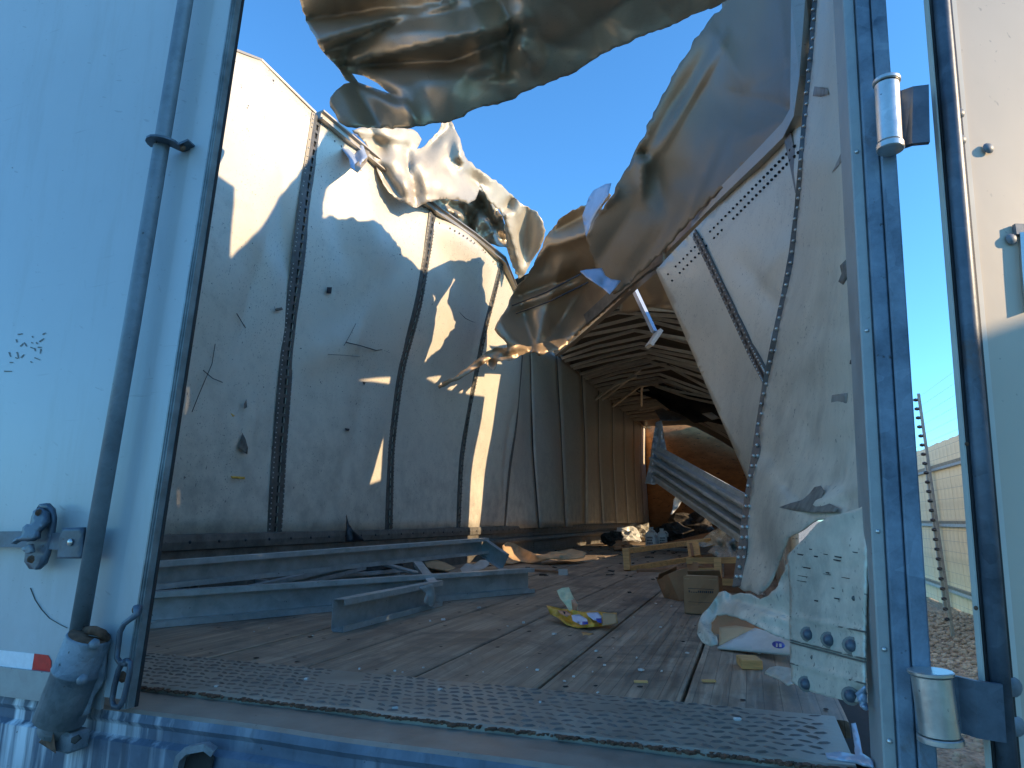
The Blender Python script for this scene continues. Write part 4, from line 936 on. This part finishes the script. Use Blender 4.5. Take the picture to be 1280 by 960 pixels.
MB().sweep([EYE + ray(a, b) * (.9835 / ray(a, b).y) for a, b in cv], rect(.0006, .0022), (0, -1, 0)).build('scrape_mark', STRIPM, LDoor)
# flakes and wounds on the left wall
WD = [(240, 600, 2.0)]
def on_wall(px, py):
    r_ = ray(px, py); best = None
    lo, hi = 1.2, 9.0
    for it in range(60):
        d = (lo + hi) / 2; p = EYE + r_ * (d / r_.y)
        k = max(i for i in range(len(COLS) - 1) if COLS[i][0] <= d); s_ = (d - COLS[k][0]) / (COLS[k + 1][0] - COLS[k][0])
        zt = wall_pt(k, s_, NZ).z; j = int(max(0, min(NZ, round((p.z - .27) / (zt - .27) * NZ)))); wx = wall_full(k, s_, j).x
        if p.x > wx: lo = d
        else: hi = d
    return d
def flake(outline, mat, name='scuff_patch', off_=.015):
    return sheet(name, outline, [(x, y, on_wall(x, y) - off_ * 1.6) for x, y in outline] , mat, TR, thick=.0008, step=3)
flake([(299, 555), (303, 541), (307, 549), (310, 560), (309, 568), (298, 560)], BROWNP)
flake([(305, 505), (308, 499), (309, 509), (305, 511)], TANC)
flake([(409, 359), (415, 359), (414, 367), (408, 367)], INK, 'puncture')
flake([(431, 535), (437, 536), (436, 539), (432, 538)], INK, 'puncture'); flake([(453, 477), (457, 478), (455, 482)], INK, 'puncture')
flake([(288, 595), (306, 596), (306, 599), (290, 598)], YEL); flake([(288, 516), (294, 520), (291, 521)], YEL)
flake([(343, 386), (352, 384), (354, 387), (345, 389)], BROWNP)
def wire(pts_, r_, name='scratch', mat=INK):
    MB().tube([EYE + ray(x, y) * ((on_wall(x, y) - .02) / ray(x, y).y) for x, y in pts_], r_, 5).build(name, mat, TR)
wire([(562, 381), (572, 388), (582, 398), (590, 402), (598, 404)], .0022); wire([(433, 428), (450, 432), (470, 438)], .003); wire([(470, 438), (478, 437), (487, 441)], .0022)
wire([(240, 515), (250, 490), (265, 455), (269, 430)], .0018); wire([(254, 463), (266, 473), (278, 478)], .002); wire([(296, 392), (302, 402), (307, 410)], .0022)
wire([(410, 443), (430, 444), (450, 446)], .0012); wire([(445, 404), (438, 418), (430, 432)], .0014)

# ================================================================== THINGS IN THE TRAILER
def channel(name, A, B, h, fl_, label, group, th=.003, kink=None, mat=BEAMM, lip=.018, cat='steel beam', side=1, pts=None):
    """a cold-formed channel lying on its flanges: web, two flanges, turned lips"""
    A, B = Vector(A), Vector(B); e = empty(name, (A.x, A.y, A.z), label, cat, group)
    pr_ = [(side * fl_, h / 2 - lip), (side * fl_, h / 2), (side * .006, h / 2), (0, h / 2 - .006), (0, -h / 2 + .006), (side * .006, -h / 2), (side * fl_, -h / 2), (side * fl_, -h / 2 + lip)]
    pp_ = pts or [A.lerp(B, t) for t in (0, .2, .4, .6, .8, 1)]
    def mk(n_, sl): return MB().sweep(pp_, sl, (0, 0, 1), closed=False).build(n_, mat, e, solid=th)
    mk('web', pr_[2:6]); mk('flange', pr_[0:3]); mk('flange', pr_[5:8])
    return e
G1 = 'galvanised channels heaped on the trailer floor'
z1 = .0575; A = G(195, 783, 0); B = G(660, 740, 0)
A = A + (A - B).normalized() * .5; A.z = B.z = z1 + .002
b1 = channel('steel_channel', A, B, .115, .05, 'long front galvanised channel lying flat across the floor, open end before the tan cardboard', G1, side=1)
# ledge of the front channel
MB().box(((A.x + B.x) / 2, (A.y + B.y) / 2 - .02, .012), (.045, (A - B).length, .02), Matrix.Rotation(math.atan2(B.y - A.y, B.x - A.x) - R(90), 3, 'Z')).build('foot_strip', BEAMM, b1)
A = G(150, 722, .165); B = G(602, 682, .20)
b2 = channel('steel_channel', A, B, .092, .055, 'longest galvanised channel resting raised on the heap, top edge highest', G1, side=1)
C = P(632, 703, 3.75)
MB().sweep([B, B.lerp(C, .5), C], [(0, .05), (.006, .055), (.045, .055)], (0, 0, 1), closed=False).build('bent_end', BEAMM, b2, solid=.003)
MB().sweep([B, B.lerp(C, .5), C], [(0, .05), (0, -.042), (.03, -.046)], (0, 0, 1), closed=False).build('bent_end', BEAMM, b2, solid=.003)
A = G(414, 790, 0); B = G(541, 757, 0); A.z = B.z = .052
b3 = channel('steel_channel', A, B, .10, .045, 'short bright galvanised channel end lying nearest the tread plate', G1, side=1)
Bt = B + Vector((0, 0, .045)); C = P(522, 702, 3.0)
MB().sweep([Bt + Vector((-.01, .01, 0)), Bt.lerp(C, .5) , C], [(-.018, -.02), (-.02, .0), (.02, .0), (.022, -.02)], (0, 0, 1), closed=False).build('bent_arm', BEAMM, b3, solid=.003)
sheet('bent_end', [(524, 734), (541, 729), (545, 745), (543, 757), (539, 760), (530, 752), (533, 742)], [(524, 734, 2.36), (541, 729, 2.42), (543, 757, 2.45), (530, 752, 2.35)], BEAMM, b3, [(533, 735, 538, 757, .03, 6)], step=4)
A = G(200, 708, .10); B = G(248, 737, .10)
channel('steel_channel', A - (B - A) * .5, B, .05, .03, 'narrow galvanised channel slanting down at far left of the heap', G1)
A = G(300, 741, .06); B = G(450, 706, .10); channel('steel_channel', A, B, .05, .04, 'thin dark galvanised channel between the two long ones', G1)
A = G(215, 742, .03); B = G(500, 716, .03); channel('steel_channel', A, B, .05, .04, 'narrow galvanised channel flat on the floor just behind the long front one', G1, side=1)
A = G(240, 719, .05); B = G(400, 738, .05); channel('steel_channel', A, B, .04, .03, 'thin galvanised channel crossing low under the longest one', G1, side=1)
A = G(560, 690, .02); B = G(618, 676, .02); channel('steel_channel', A, B, .04, .04, 'short galvanised piece behind the bent channel end', G1, side=1)
pts_ = [P(470, 702, 3.6), P(520, 716, 3.4), P(560, 722, 3.3), (P(600, 719, 3.4)), P(632, 712, 3.6)]
e = empty('steel_rail', pts_[0], 'slim curved grey rail sagging behind the front channel', 'steel rail')
MB().sweep(pts_, rect(.05, .012)).build('rail', BEAMM, e)
A = G(200, 695, .16); B = G(520, 676, .18)
tag(MB().sweep([A, A.lerp(B, .5), B], rect(.05, .04)).build('flat_bar', KICK), 'dark flat bar on the far side of the heap along the left wall foot', 'steel bar')
tag(sheet('rubber_scrap', [(433, 643), (436, 655), (442, 664), (452, 671), (455, 676), (432, 677)], [(0, 0, 3.3)], BLACKR, None, [(436, 650, 442, 675, .03, 6)], step=3, thick=.004), 'dark pointed scrap standing up behind the longest channel', 'scrap')
# black lump in the dark gap and scraps under the heap
rr = random.Random(21)
def blob(name, c, r0, mat, label, cat, sq=(1, 1, .6), seed=0, rough=.35, sub=2, parent=None):
    import bmesh
    bm = bmesh.new(); bmesh.ops.create_icosphere(bm, subdivisions=sub + 1, radius=1)
    for v in bm.verts:
        n = mn.noise(v.co * 1.6 + Vector((seed, 0, 0))) * rough * 1.4 + (1 - abs(mn.noise(v.co * 3.1 + Vector((0, seed, 0)))) * 3) * rough * .4
        v.co *= (1 + n); v.co = Vector((v.co.x * sq[0] * r0, v.co.y * sq[1] * r0, v.co.z * sq[2] * r0))
    mz = min(v.co.z for v in bm.verts)
    for v in bm.verts: v.co += Vector(c) - Vector((0, 0, mz))
    mb = MB(); mb.add([v.co.copy() for v in bm.verts], [tuple(q.index for q in f.verts) for f in bm.faces]); bm.free()
    o = mb.build(name, mat, parent)
    if not parent: tag(o, label, cat)
    return o
blob('rubbish_clump', G(430, 712, .03) + Vector((0, 0, -.03)), .16, DRUB, 'black lump filling the dark gap under the longest channel', 'rubbish', (2.2, 1.6, .35), 1)
blob('paper_scrap', G(427, 722, .03), .030, CHIP, 'crumpled white paper scrap in the dark between the channels', 'paper scrap', (1.3, 1, .6), 2)
tag(sheet('cardboard_piece', [(530, 702), (545, 700), (556, 703), (570, 710), (560, 714), (542, 711), (534, 709)], [(530, 702, 4.4), (560, 714, 3.9), (570, 708, 4.2)], CARDT, None, nz=(.05, 15), step=4), 'small tan cardboard piece inside the bend of the longest channel', 'cardboard')
tag(sheet('plastic_wrap', [(575, 711), (583, 704), (592, 706), (600, 700), (610, 700), (612, 706), (604, 711), (590, 715), (578, 716)], [(575, 711, 4.1), (612, 706, 3.9), (590, 715, 3.8)], CARDW, None, nz=(.09, 9), step=3), 'crumpled white wrap beside the bent channel end', 'wrapping')
# tan cardboard by the wall
tag(sheet('cardboard_sheet', [(628, 682), (634, 677), (642, 679), (655, 686), (668, 692), (680, 694), (688, 690), (700, 689), (714, 686), (727, 689), (733, 691), (730, 697), (716, 699), (700, 700), (690, 698), (680, 701), (664, 704), (650, 702), (640, 705), (630, 704)],
   [(632, 704, 5.0), (628, 682, 5.3), (645, 690, 5.6), (664, 703, 5.1), (690, 698, 5.2), (730, 695, 5.4), (714, 687, 5.7), (700, 692, 5.25)], CARDT, None, [(635, 680, 660, 702, .25, 14, 3), (665, 694, 690, 699, -.2, 8), (690, 692, 725, 688, .2, 7), (690, 699, 715, 690, -.2, 6)], nz=(.05, 14), step=3, thick=.006), 'large folded tan cardboard sheet lying near the sunlit strip', 'cardboard')
tag(MB().sweep([G(660, 714, .0) + Vector((0, 0, .012)), G(705, 718, 0) + Vector((0, 0, .012))], rect(.03, .012)).build('wood_strip', PINED), 'thin dark wood strip ending at the small white carton', 'wood strip')
def boxthing(name, base, size, rz, mat, label, cat, tilt=(0, 0), flaps=True, parts=None, group=None):
    e = empty(name, base, label, cat, group); M = Matrix.Rotation(rz, 3, 'Z') @ Matrix.Rotation(tilt[0], 3, 'X') @ Matrix.Rotation(tilt[1], 3, 'Y')
    sx, sy, sz = size; b = Vector(base)
    def q(x, y, z): return b + M @ Vector((x * sx / 2, y * sy / 2, z * sz))
    mb = MB(); n = 5; vs = []; fs = []
    for (o_, u_, v_) in (((-1, -1, 0), (2, 0, 0), (0, 0, 1)), ((1, -1, 0), (0, 2, 0), (0, 0, 1)), ((1, 1, 0), (-2, 0, 0), (0, 0, 1)), ((-1, 1, 0), (0, -2, 0), (0, 0, 1)), ((-1, -1, 0), (0, 2, 0), (2, 0, 0))):
        o0 = len(vs)
        for i in range(n + 1):
            for j in range(n + 1):
                a, c = i / n, j / n; p = [o_[k] + u_[k] * a + v_[k] * c for k in range(3)]
                w_ = q(*p); dn = min(sx, sy, sz) * .06 * mn.noise(w_ * 14) * math.sin(math.pi * a) * math.sin(math.pi * c); nrm_ = M @ Vector(u_).cross(Vector(v_)).normalized()
                vs.append(w_ - nrm_ * dn * 2)
        fs += [(o0 + i * (n + 1) + j, o0 + (i + 1) * (n + 1) + j, o0 + (i + 1) * (n + 1) + j + 1, o0 + i * (n + 1) + j + 1) for i in range(n) for j in range(n)]
    mb.add(vs, fs, False); mb.build('carton_body', mat, e, solid=.004)
    if flaps:
        fl_ = MB()
        fl_.add([q(-1, -1, 1), q(1, -1, 1), q(.95, -.1, 1.04), q(-.95, -.05, 1.02)], [(0, 1, 2, 3)]); fl_.build('flap', mat, e, solid=.004)
        fl_ = MB().add([q(-1, 1, 1), q(1, 1, 1), q(.97, .35, 1.22), q(-.97, .30, 1.18)], [(3, 2, 1, 0)]); fl_.build('flap', mat, e, solid=.004)
    return e, q
boxthing('carton', G(704, 718.5, 0) , (.055, .05, .035), .2, CARDW, 'tiny white carton on the boards right of the thin strip', 'carton', flaps=False)
# brown cartons by the torn panel
b = G(879, 770, 0); e, q = boxthing('carton', b + Vector((0, .07, .0)), (.128, .12, .135), R(-4), CARD, 'brown printed carton standing in front with rows of dark lettering', 'carton', (R(-6), 0))
rr = random.Random(13); pr_ = MB()
for row, (z0_, z1_) in enumerate(((.66, .675), (.56, .62), (.30, .31))):
    if row == 1:
        x = -.72
        while x < .72:
            wd = rr.uniform(.05, .13); pr_.add([q(x, -1.11, z0_), q(x + wd, -1.11, z0_), q(x + wd, -1.11, z1_), q(x, -1.11, z1_)], [(0, 1, 2, 3)]); x += wd + .04
    else: pr_.add([q(-.75, -1.11, z0_), q(.75, -1.11, z0_), q(.75, -1.11, z1_), q(-.75, -1.11, z1_)], [(0, 1, 2, 3)])
pr_.build('print', INK, e, kind='stuff')
MB().add([q(-.95, -1.04, .93), q(.95, -1.04, .93), q(.95, -.2, 1.05), q(-.95, -.2, 1.05)], [(0, 1, 2, 3)]).build('tape', CARDT, e, solid=.001)
b = G(852, 752, 0); boxthing('carton', b + Vector((0, .08, 0)), (.10, .15, .12), R(28), CARD, 'dented plain brown carton left of the printed one', 'carton', (R(-14), R(-18)))
b = G(868, 740, 0); boxthing('carton', b + Vector((0, .15, .05)), (.10, .08, .09), R(40), CARD, 'small brown carton tipped on top behind the printed one', 'carton', (R(25), R(10)))
# broken crate behind
e = empty('broken_crate', G(900, 735, 0), 'broken brown slatted crate behind the printed carton', 'crate')
for a, b_, w1, h1, mt in (((858, 701, 3.6), (930, 700, 3.6), .02, .03, PINE), ((897, 699, 3.5), (898, 728, 3.45), .035, .045, PINE), ((866, 706, 3.75), (893, 706, 3.75), .02, .05, PINED), ((873, 716, 3.4), (893, 716, 3.4), .02, .045, PINE), ((898, 727, 3.4), (932, 729, 3.4), .02, .03, PINE), ((905, 712, 3.8), (930, 714, 3.8), .02, .10, PINED), ((862, 703, 3.7), (862, 722, 3.7), .03, .03, PINED), ((868, 732, 3.6), (930, 736, 3.5), .02, .10, PINED)):
    A, B = P(*a), P(*b_); MB().sweep([A, B], rect(w1, h1), (0, 0, 1) if abs(A.z - B.z) < .05 else (0, -1, 0)).build('slat', mt, e)
# wooden frame
e = empty('pallet_frame', G(783, 714, 0), 'pine frame of a broken pallet lying open on the boards', 'pallet')
for a, b_, w1, h1, mt in (((781, 689, 4.75), (905, 673, 6.0), .045, .035, PINE), ((783, 687, 4.76), (784.5, 713, 4.72), .045, .045, PINE), ((787, 711, 4.8), (866, 698, 5.3), .04, .035, PINE), ((866, 679, 5.4), (869, 697, 5.3), .09, .045, PINE), ((796, 714, 4.7), (862, 712, 4.75), .10, .025, PINED), ((862, 697, 5.4), (905, 694, 5.5), .05, .03, PINED), ((872, 680, 5.6), (905, 678, 6), .03, .05, PINE), ((864, 681, 5.36), (867, 697, 5.28), .02, .05, PINED)):
    A, B = P(*a), P(*b_); MB().sweep([A, B], rect(w1, h1), (0, 0, 1) if abs(A.z - B.z) < .09 and (A - B).length > .25 else (0, -1, 0)).build('plank', mt, e)
A, B = G(800, 690, .03), G(870, 697, .03)
tag(MB().sweep([G(790, 683, .02), G(866, 688, .02)], rect(.12, .03)).build('grey_board', BEAMM), 'grey metal strip lying inside the pine frame', 'metal strip')
# jugs
def jug(base, s_, label, rz, mat=PLAST):
    e = empty('plastic_jug', base, label, 'plastic jug', 'white jugs at the end of the trailer')
    M = Matrix.Rotation(rz, 3, 'Z'); b = Vector(base); mb = MB(); prof_ = [(.0, .95), (.02, 1), (.60, 1), (.72, .92), (.80, .62), (.86, .36), (.93, .32)]
    vs = []; n = 16
    for h, r_ in prof_:
        for k in range(n):
            t = 2 * math.pi * k / n; cx, sy = math.cos(t), math.sin(t)
            g = 1 / max(abs(cx), abs(sy)) ** .55; vs.append(b + M @ Vector((cx * g * .26 * s_ * r_, sy * g * .24 * s_ * r_, h * s_)))
    m_ = len(prof_); fs = [(i * n + k, i * n + (k + 1) % n, (i + 1) * n + (k + 1) % n, (i + 1) * n + k) for i in range(m_ - 1) for k in range(n)] + [tuple(range((m_ - 1) * n, m_ * n))]
    mb.add(vs, fs, True); mb.build('jug_body', mat, e)
    MB().tube([b + Vector((0, 0, .91 * s_)), b + Vector((0, 0, 1.0 * s_))], .10 * s_, 12, (0, 1, 0)).build('cap', mat, e)
    hp = [b + M @ Vector((x * s_, -.22 * s_, z * s_)) for x, z in ((.06, .86), (.2, .84), (.27, .74), (.25, .6))]
    MB().tube(hp, .04 * s_, 8, (0, 1, 0)).build('handle', mat, e)
    pr_ = MB()
    for i in range(4):
        z = .14 + i * .12; x = -.13
        while x < .12:
            wd = rr.uniform(.02, .05); pr_.add([b + M @ Vector((u_ * s_, -.262 * s_, v_ * s_)) for u_, v_ in ((x, z), (x + wd, z), (x + wd, z + .07), (x, z + .07))], [(0, 1, 2, 3)]); x += wd + .02
    pr_.build('print', INK, e, kind='stuff')
jug(G(815, 687, 0), .27, 'left white plastic jug with dark print near the front wall', R(-12))
jug(G(828, 686, 0), .25, 'right white plastic jug with dark print near the front wall', R(14))
# far heap of rubbish
rr = random.Random(31)
for i, (x, y, r0, mt, lb) in enumerate(((768, 684, .10, DRUB, 'dark crumpled bag nearest the foot of the left wall'), (783, 681, .13, PLAST, 'pale purple grey crumpled plastic heap by the left wall'), (798, 678, .16, FILM, 'clear plastic wad next to the white jugs'), (778, 689, .07, CARD, 'brown crushed carton bit before the dark bag'), (775, 688, .04, BLUE, 'small blue wrapper in the far rubbish'), (853, 672, .10, CHIP, 'pale rag lying against the plywood'), (840, 683, .16, DRUB, 'dark rubbish mound behind the pine frame'), (870, 678, .22, DRUB, 'brown black rubbish mound before the plywood'))):
    blob('rubbish_clump', G(x, y, 0), r0, mt, lb, 'rubbish', (1.4, 1.2, .8), i * 3.1, .5)
fw = sheet('plastic_wrap', [(868, 682), (880, 672), (890, 664), (905, 657), (920, 655), (932, 660), (940, 672), (940, 702), (925, 702), (910, 697), (898, 697), (885, 690), (895, 680), (880, 684)], [(868, 682, 5.6), (905, 657, 6.0), (940, 670, 5.0), (930, 702, 4.4), (895, 692, 4.9)], FILM, None, [(880, 675, 930, 690, .3, 12), (900, 660, 915, 695, -.25, 10)], nz=(.30, 14), step=3, seed=3)
tag(fw, 'big heap of crumpled clear plastic film leaning by the right wall', 'plastic film')
for k, (a, b_, w1, lb) in enumerate((((820, 683, 7.6), (905, 664, 6.6), .05, 'long thin brown lath over the rubbish before the plywood'), ((868, 676, 6.4), (895, 668, 6.0), .04, 'short brown lath under the plastic film'))):
    tag(MB().sweep([P(*a), P(*b_)], rect(w1, .03)).build('wood_lath', PINED), lb, 'wood lath')
tag(sheet('white_rag', [(852, 617), (856, 617), (853, 625), (848, 634), (840, 643), (838, 643), (841, 636), (842, 624), (846, 619)], [(0, 0, 6.4)], PLAST, None, nz=(.03, 8), step=3), 'pale strip of cloth dangling below the fallen corrugated girder', 'cloth strip')
# fallen girder
e = empty('corrugated_girder', P(822, 580, 7.0), 'fallen blue grey corrugated girder slanting across before the plywood', 'girder')
tl, tr_, br_, bl = P(822, 560, 7.2), P(990, 655, 4.4), P(985, 715, 4.2), P(822, 601, 6.9)
n = 36; vs = []; nrm = (tr_ - tl).cross(bl - tl).normalized()
if nrm.y > 0: nrm = -nrm
wave = [0, 0, .07, .07, .0, 0, .10, .10, 0, 0, .10, .10, .0, 0, .06, .06, 0]
for i in range(n + 1):
    a = tl.lerp(tr_, i / n); c = bl.lerp(br_, i / n)
    for j, wv in enumerate(wave): vs.append(a.lerp(c, j / (len(wave) - 1)) + nrm * wv * (1 + .1 * mn.noise(Vector((i * .3, j, 0)))))
m_ = len(wave)
MB().add(vs, [(i * m_ + j, i * m_ + j + 1, (i + 1) * m_ + j + 1, (i + 1) * m_ + j) for i in range(n) for j in range(m_ - 1)]).build('corrugated_web', BEAMM, e, solid=.004)
MB().sweep([tl, tr_], rect(.05, .03), nrm).build('edge_lip', BEAMM, e); MB().sweep([bl, br_], rect(.05, .03), nrm).build('edge_lip', BEAMM, e)
sheet('crushed_end', [(820, 528), (827, 525), (830, 545), (833, 562), (830, 580), (828, 602), (818, 606), (806, 604), (812, 580), (815, 555)], [(820, 528, 7.6), (833, 562, 7.1), (828, 602, 6.9), (808, 602, 7.2)], BEAMM, e, [(822, 530, 818, 604, .2, 5, 3), (827, 540, 824, 600, -.2, 4)], nz=(.1, 10), step=3)
# yellow bag
e = empty('snack_bag', G(728, 784, 0), 'torn yellow printed snack bag lying open on the boards', 'snack bag')
BD = [(683, 757, 2.36), (692, 772, 2.28), (706, 779, 2.22), (728, 785, 2.2), (770, 779, 2.26), (771, 766, 2.33), (740, 764, 2.30), (715, 761, 2.33)]
bgb = sheet('bag_body', [(683, 757), (690, 758), (702, 761), (715, 762), (728, 765), (745, 764), (760, 766), (771, 766), (772, 779), (750, 783), (735, 784), (722, 785), (708, 781), (697, 772), (688, 768)], BD, YEL, e, [(700, 764, 718, 780, .06, 8, 3), (735, 766, 742, 782, -.04, 8)], nz=(.03, 10), step=3, thick=.001)
sheet('bag_end', [(696, 738), (702, 735), (711, 734), (716, 745), (722, 755), (722, 763), (712, 764), (706, 755), (700, 748)], [(696, 738, 2.42), (711, 734, 2.45), (722, 763, 2.33), (712, 764, 2.31)], PALEY, e, nz=(.02, 8), step=3, thick=.001)
sheet('bag_end', [(714, 750), (718, 749), (722, 756), (721, 764), (716, 764)], [(0, 0, 2.32)], PINK, e, nz=(.01, 8), step=3, thick=.001)
for ol, mt, dd in (([(714, 769), (724, 768), (734, 774), (735, 780), (726, 781), (716, 776)], LILAC, .05), ([(733, 766), (747, 765), (752, 770), (752, 777), (742, 775), (735, 770)], LILAC, .05), ([(728, 777), (735, 777), (735, 780), (728, 781)], BLUE, .06), ([(745, 773), (752, 773), (752, 779), (746, 777)], BLUE, .06), ([(697, 763), (708, 763), (714, 768), (708, 771), (700, 767)], PINK, .05), ([(753, 766), (771, 767), (771, 779), (753, 782)], CARDT, .05), ([(703, 764), (707, 765), (706, 768)], INK, .06)):
    patch(ol, mt, bgb, BD, dd, 3, 'print')
tag(sheet('wood_splinter', [(687, 792), (698, 791), (712, 792), (730, 791), (742, 793), (735, 796), (712, 797), (695, 796)], [(687, 793, 2.10), (742, 793, 2.12), (712, 797, 2.06)], PINE, None, nz=(.02, 10), step=3, thick=.006), 'flat tan splinter just in front of the yellow bag', 'splinter')
# white carton with blue oval
e = empty('carton', G(935, 810, 0), 'white carton with a blue oval mark sticking out under the curled sheet', 'carton')
fc = [(897, 810, 1.98), (944, 786, 2.12), (995, 800, 1.95), (995, 819, 1.84)]
wf = sheet('carton_side', [p[:2] for p in fc], fc, CARDW, e, step=6, thick=.006)
sheet('flap', [(899, 785), (920, 783), (944, 787), (920, 798), (899, 808)], [(899, 785, 2.15), (944, 787, 2.13), (899, 808, 2.02)], CARDT, e, step=5, thick=.006)
sheet('flap', [(886, 768), (915, 766), (960, 788), (940, 792), (890, 800)], [(886, 768, 2.35), (960, 788, 2.25), (890, 800, 2.25)], CARD, e, nz=(.02, 20), step=5, thick=.006)
ff = rbf(fc)
def oval(cx, cy, a, b, n=20): return [(cx + a * math.cos(2 * math.pi * k / n), cy + b * math.sin(2 * math.pi * k / n) + .12 * a * math.cos(2 * math.pi * k / n)) for k in range(n)]
patch(oval(973, 806, 8, 4.3), BLUE, wf, fc, .012, 3, 'oval_mark')
patch([(970, 804), (972, 804), (972, 808.5), (970, 808.5)], CHIP, wf, fc, .02, 3, 'oval_mark'); patch([(974, 804.3), (977, 804.5), (977, 808.8), (974, 808.6)], CHIP, wf, fc, .02, 3, 'oval_mark')
# small loose pieces at the right
b = G(937, 838, 0); e_, q = None, None
mb = MB().box(b + Vector((0, .035, .012)), (.05, .065, .022), Matrix.Rotation(R(12), 3, 'Z'), .002); tag(mb.build('wood_block', PINE), 'split yellow wood block below the white carton', 'wood block')
tag(sheet('metal_scrap', [(955, 842), (962, 835), (972, 833), (990, 836), (992, 855), (985, 857), (975, 850)], [(955, 842, 1.62), (990, 836, 1.62), (985, 857, 1.5)], WALLR, None, nz=(.02, 10), step=4), 'thin white metal scrap tucked beside the bolted plate', 'metal scrap')
tag(sheet('metal_bracket', [(1064, 906), (1070, 905), (1075, 925), (1078, 943), (1092, 952), (1092, 960), (1070, 953), (1034, 948), (1032, 943), (1050, 941), (1070, 945), (1068, 930)], [(1064, 906, 1.22), (1092, 955, 1.07), (1034, 946, 1.12)], SKYP, None, nz=(.01, 16), step=4, thick=.004), 'pale T shaped metal bracket at the right end of the tread plate', 'bracket')
for x, y, lb in ((801, 852, 'tan sliver of wood on the boards above the tread plate'), (886, 851, 'pale splinter on the boards left of the wood block')):
    tag(MB().box(G(x, y, .004), (.03, .010, .004), Matrix.Rotation(.3, 3, 'Z')).build('wood_sliver', PINE), lb, 'splinter')
# chips of paint and plaster scattered about: nobody could count them
mb = MB(); rr = random.Random(77)
for k in range(80):
    x = rr.uniform(-2.2, .1); y = 1.15 + abs(rr.gauss(0, 1.5)); s_ = rr.uniform(.0015, .005) * (1.5 if y > 2 else 1)
    mb.box((x, y, s_ * .5 + .004), (s_ * rr.uniform(1, 3), s_ * rr.uniform(1, 2), s_ * .7), Matrix.Rotation(rr.uniform(0, 3), 3, 'Z'))
o = mb.build('paint_chips', CHIP, None, kind='stuff'); o['label'] = 'white chips scattered over the trailer floor'
mb = MB()
for k in range(200):
    x = rr.uniform(-2.2, .1); y = rr.uniform(2.2, 9); s_ = rr.uniform(.004, .02)
    if x > -1.5 and y < 4 and rr.random() < .8: continue
    mb.box((x, y, s_ * .2 + .003), (s_ * rr.uniform(1, 4), s_ * rr.uniform(1, 2), s_ * .4), Matrix.Rotation(rr.uniform(0, 3), 3, 'Z') @ Matrix.Rotation(rr.uniform(-.4, .4), 3, 'X'))
o = mb.build('dark_debris', DRUB, None, kind='stuff'); o['label'] = 'dark broken bits strewn over the far floor'

# ================================================================== OUTSIDE
ZG = -1.2
n = 24; vs = []; gs = [-900, -300, -80, -25, -10, 0, 5, 10, 16, 24, 40, 90, 300, 900]
for x in gs:
    for y in gs: vs.append((x, y, ZG + (.04 * mn.noise(Vector((x * .3, y * .3, 0))) if abs(x) < 30 else 0)))
m_ = len(gs)
struct(MB().add(vs, [(i * m_ + j, (i + 1) * m_ + j, (i + 1) * m_ + j + 1, i * m_ + j + 1) for i in range(m_ - 1) for j in range(m_ - 1)]).build('ground', GRAV))
mb = MB(); rr = random.Random(55)
for k in range(5000):
    x = rr.uniform(.9, 3.6); y = rr.uniform(3.0, 13.5); r0 = rr.uniform(.012, .045)
    M = Matrix.Rotation(rr.uniform(0, 6), 3, 'Z') @ Matrix.Rotation(rr.uniform(-.5, .5), 3, 'X')
    mb.box((x, y, ZG + r0 * .3), (r0 * rr.uniform(1, 2), r0 * rr.uniform(1, 1.8), r0), M, r0 * .28)
o = mb.build('gravel_stones', STONE, None, kind='stuff'); o['label'] = 'loose gravel between trailer and fence'
# fence parallel to the trailer
FX = 3.35; FT = 1.74
fe = empty('boundary_fence', (FX, 11, ZG), 'tall cream board fence with grey rails along the right of the trailer', 'fence')
m0 = MB().box((0, 0, 0), (.03, .238, FT - ZG), bev=.006); me0 = None
for i in range(150):
    y = -9 + i * .24
    if me0 is None: o0 = m0.build('fence_board', FENCE, fe); me0 = o0
    else:
        o0 = me0.copy(); COL.objects.link(o0)
    o0.location = Vector((FX + random.uniform(-.003, .003), y, (FT + ZG) / 2 + random.uniform(-.01, .01)))
    o0.parent = fe; o0.matrix_parent_inverse = Matrix.Translation(fe.location).inverted()
for z in (1.30, .29, -.86):
    MB().sweep([(FX - .045, -9, z), (FX - .045, 27, z)], [(-.03, -.05), (.03, -.05), (.03, .05), (-.03, .05), (-.01, 0)]).build('fence_rail', FPOST, fe)
for i, y in enumerate((2.2, 5.2, 8.2, 11.2, 14.2, 17.2)):
    MB().box((FX - .12, y, (ZG + 1.42) / 2), (.06, .07, 1.42 - ZG), bev=.004).build('fence_post', FPOST, fe)
PB = P(1189, 778, 10.6); PT = P(1148, 492, 10.6)
ep = empty('electric_fence_post', (PB.x, PB.y, ZG), 'thin leaning post with a row of black insulators in front of the cream fence', 'fence post')
MB().sweep([Vector((PB.x, PB.y, ZG)), PB, PT], rect(.035, .035), (0, 1, 0)).build('post_bar', FPOST, ep)
ax = (PT - PB)
for i in range(24):
    p = PB + ax * ((i + .3) / 24); c = p + Vector((-.045, 0, 0))
    MB().tube([p, c, c + Vector((-.03, 0, 0))], .022, 8, (0, 1, 0), [.6, 1.2, .8]).build('insulator', BLACKR, ep)
wr = MB()
for i in range(24):
    p = PB + ax * ((i + .3) / 24); p = p + Vector((-.055, 0, 0))
    wr.tube([p + Vector((0, -9, 0)), p, p + Vector((0, 9, 0))], .0016, 4)
wr.build('fence_wire', FPOST, ep, kind='stuff')
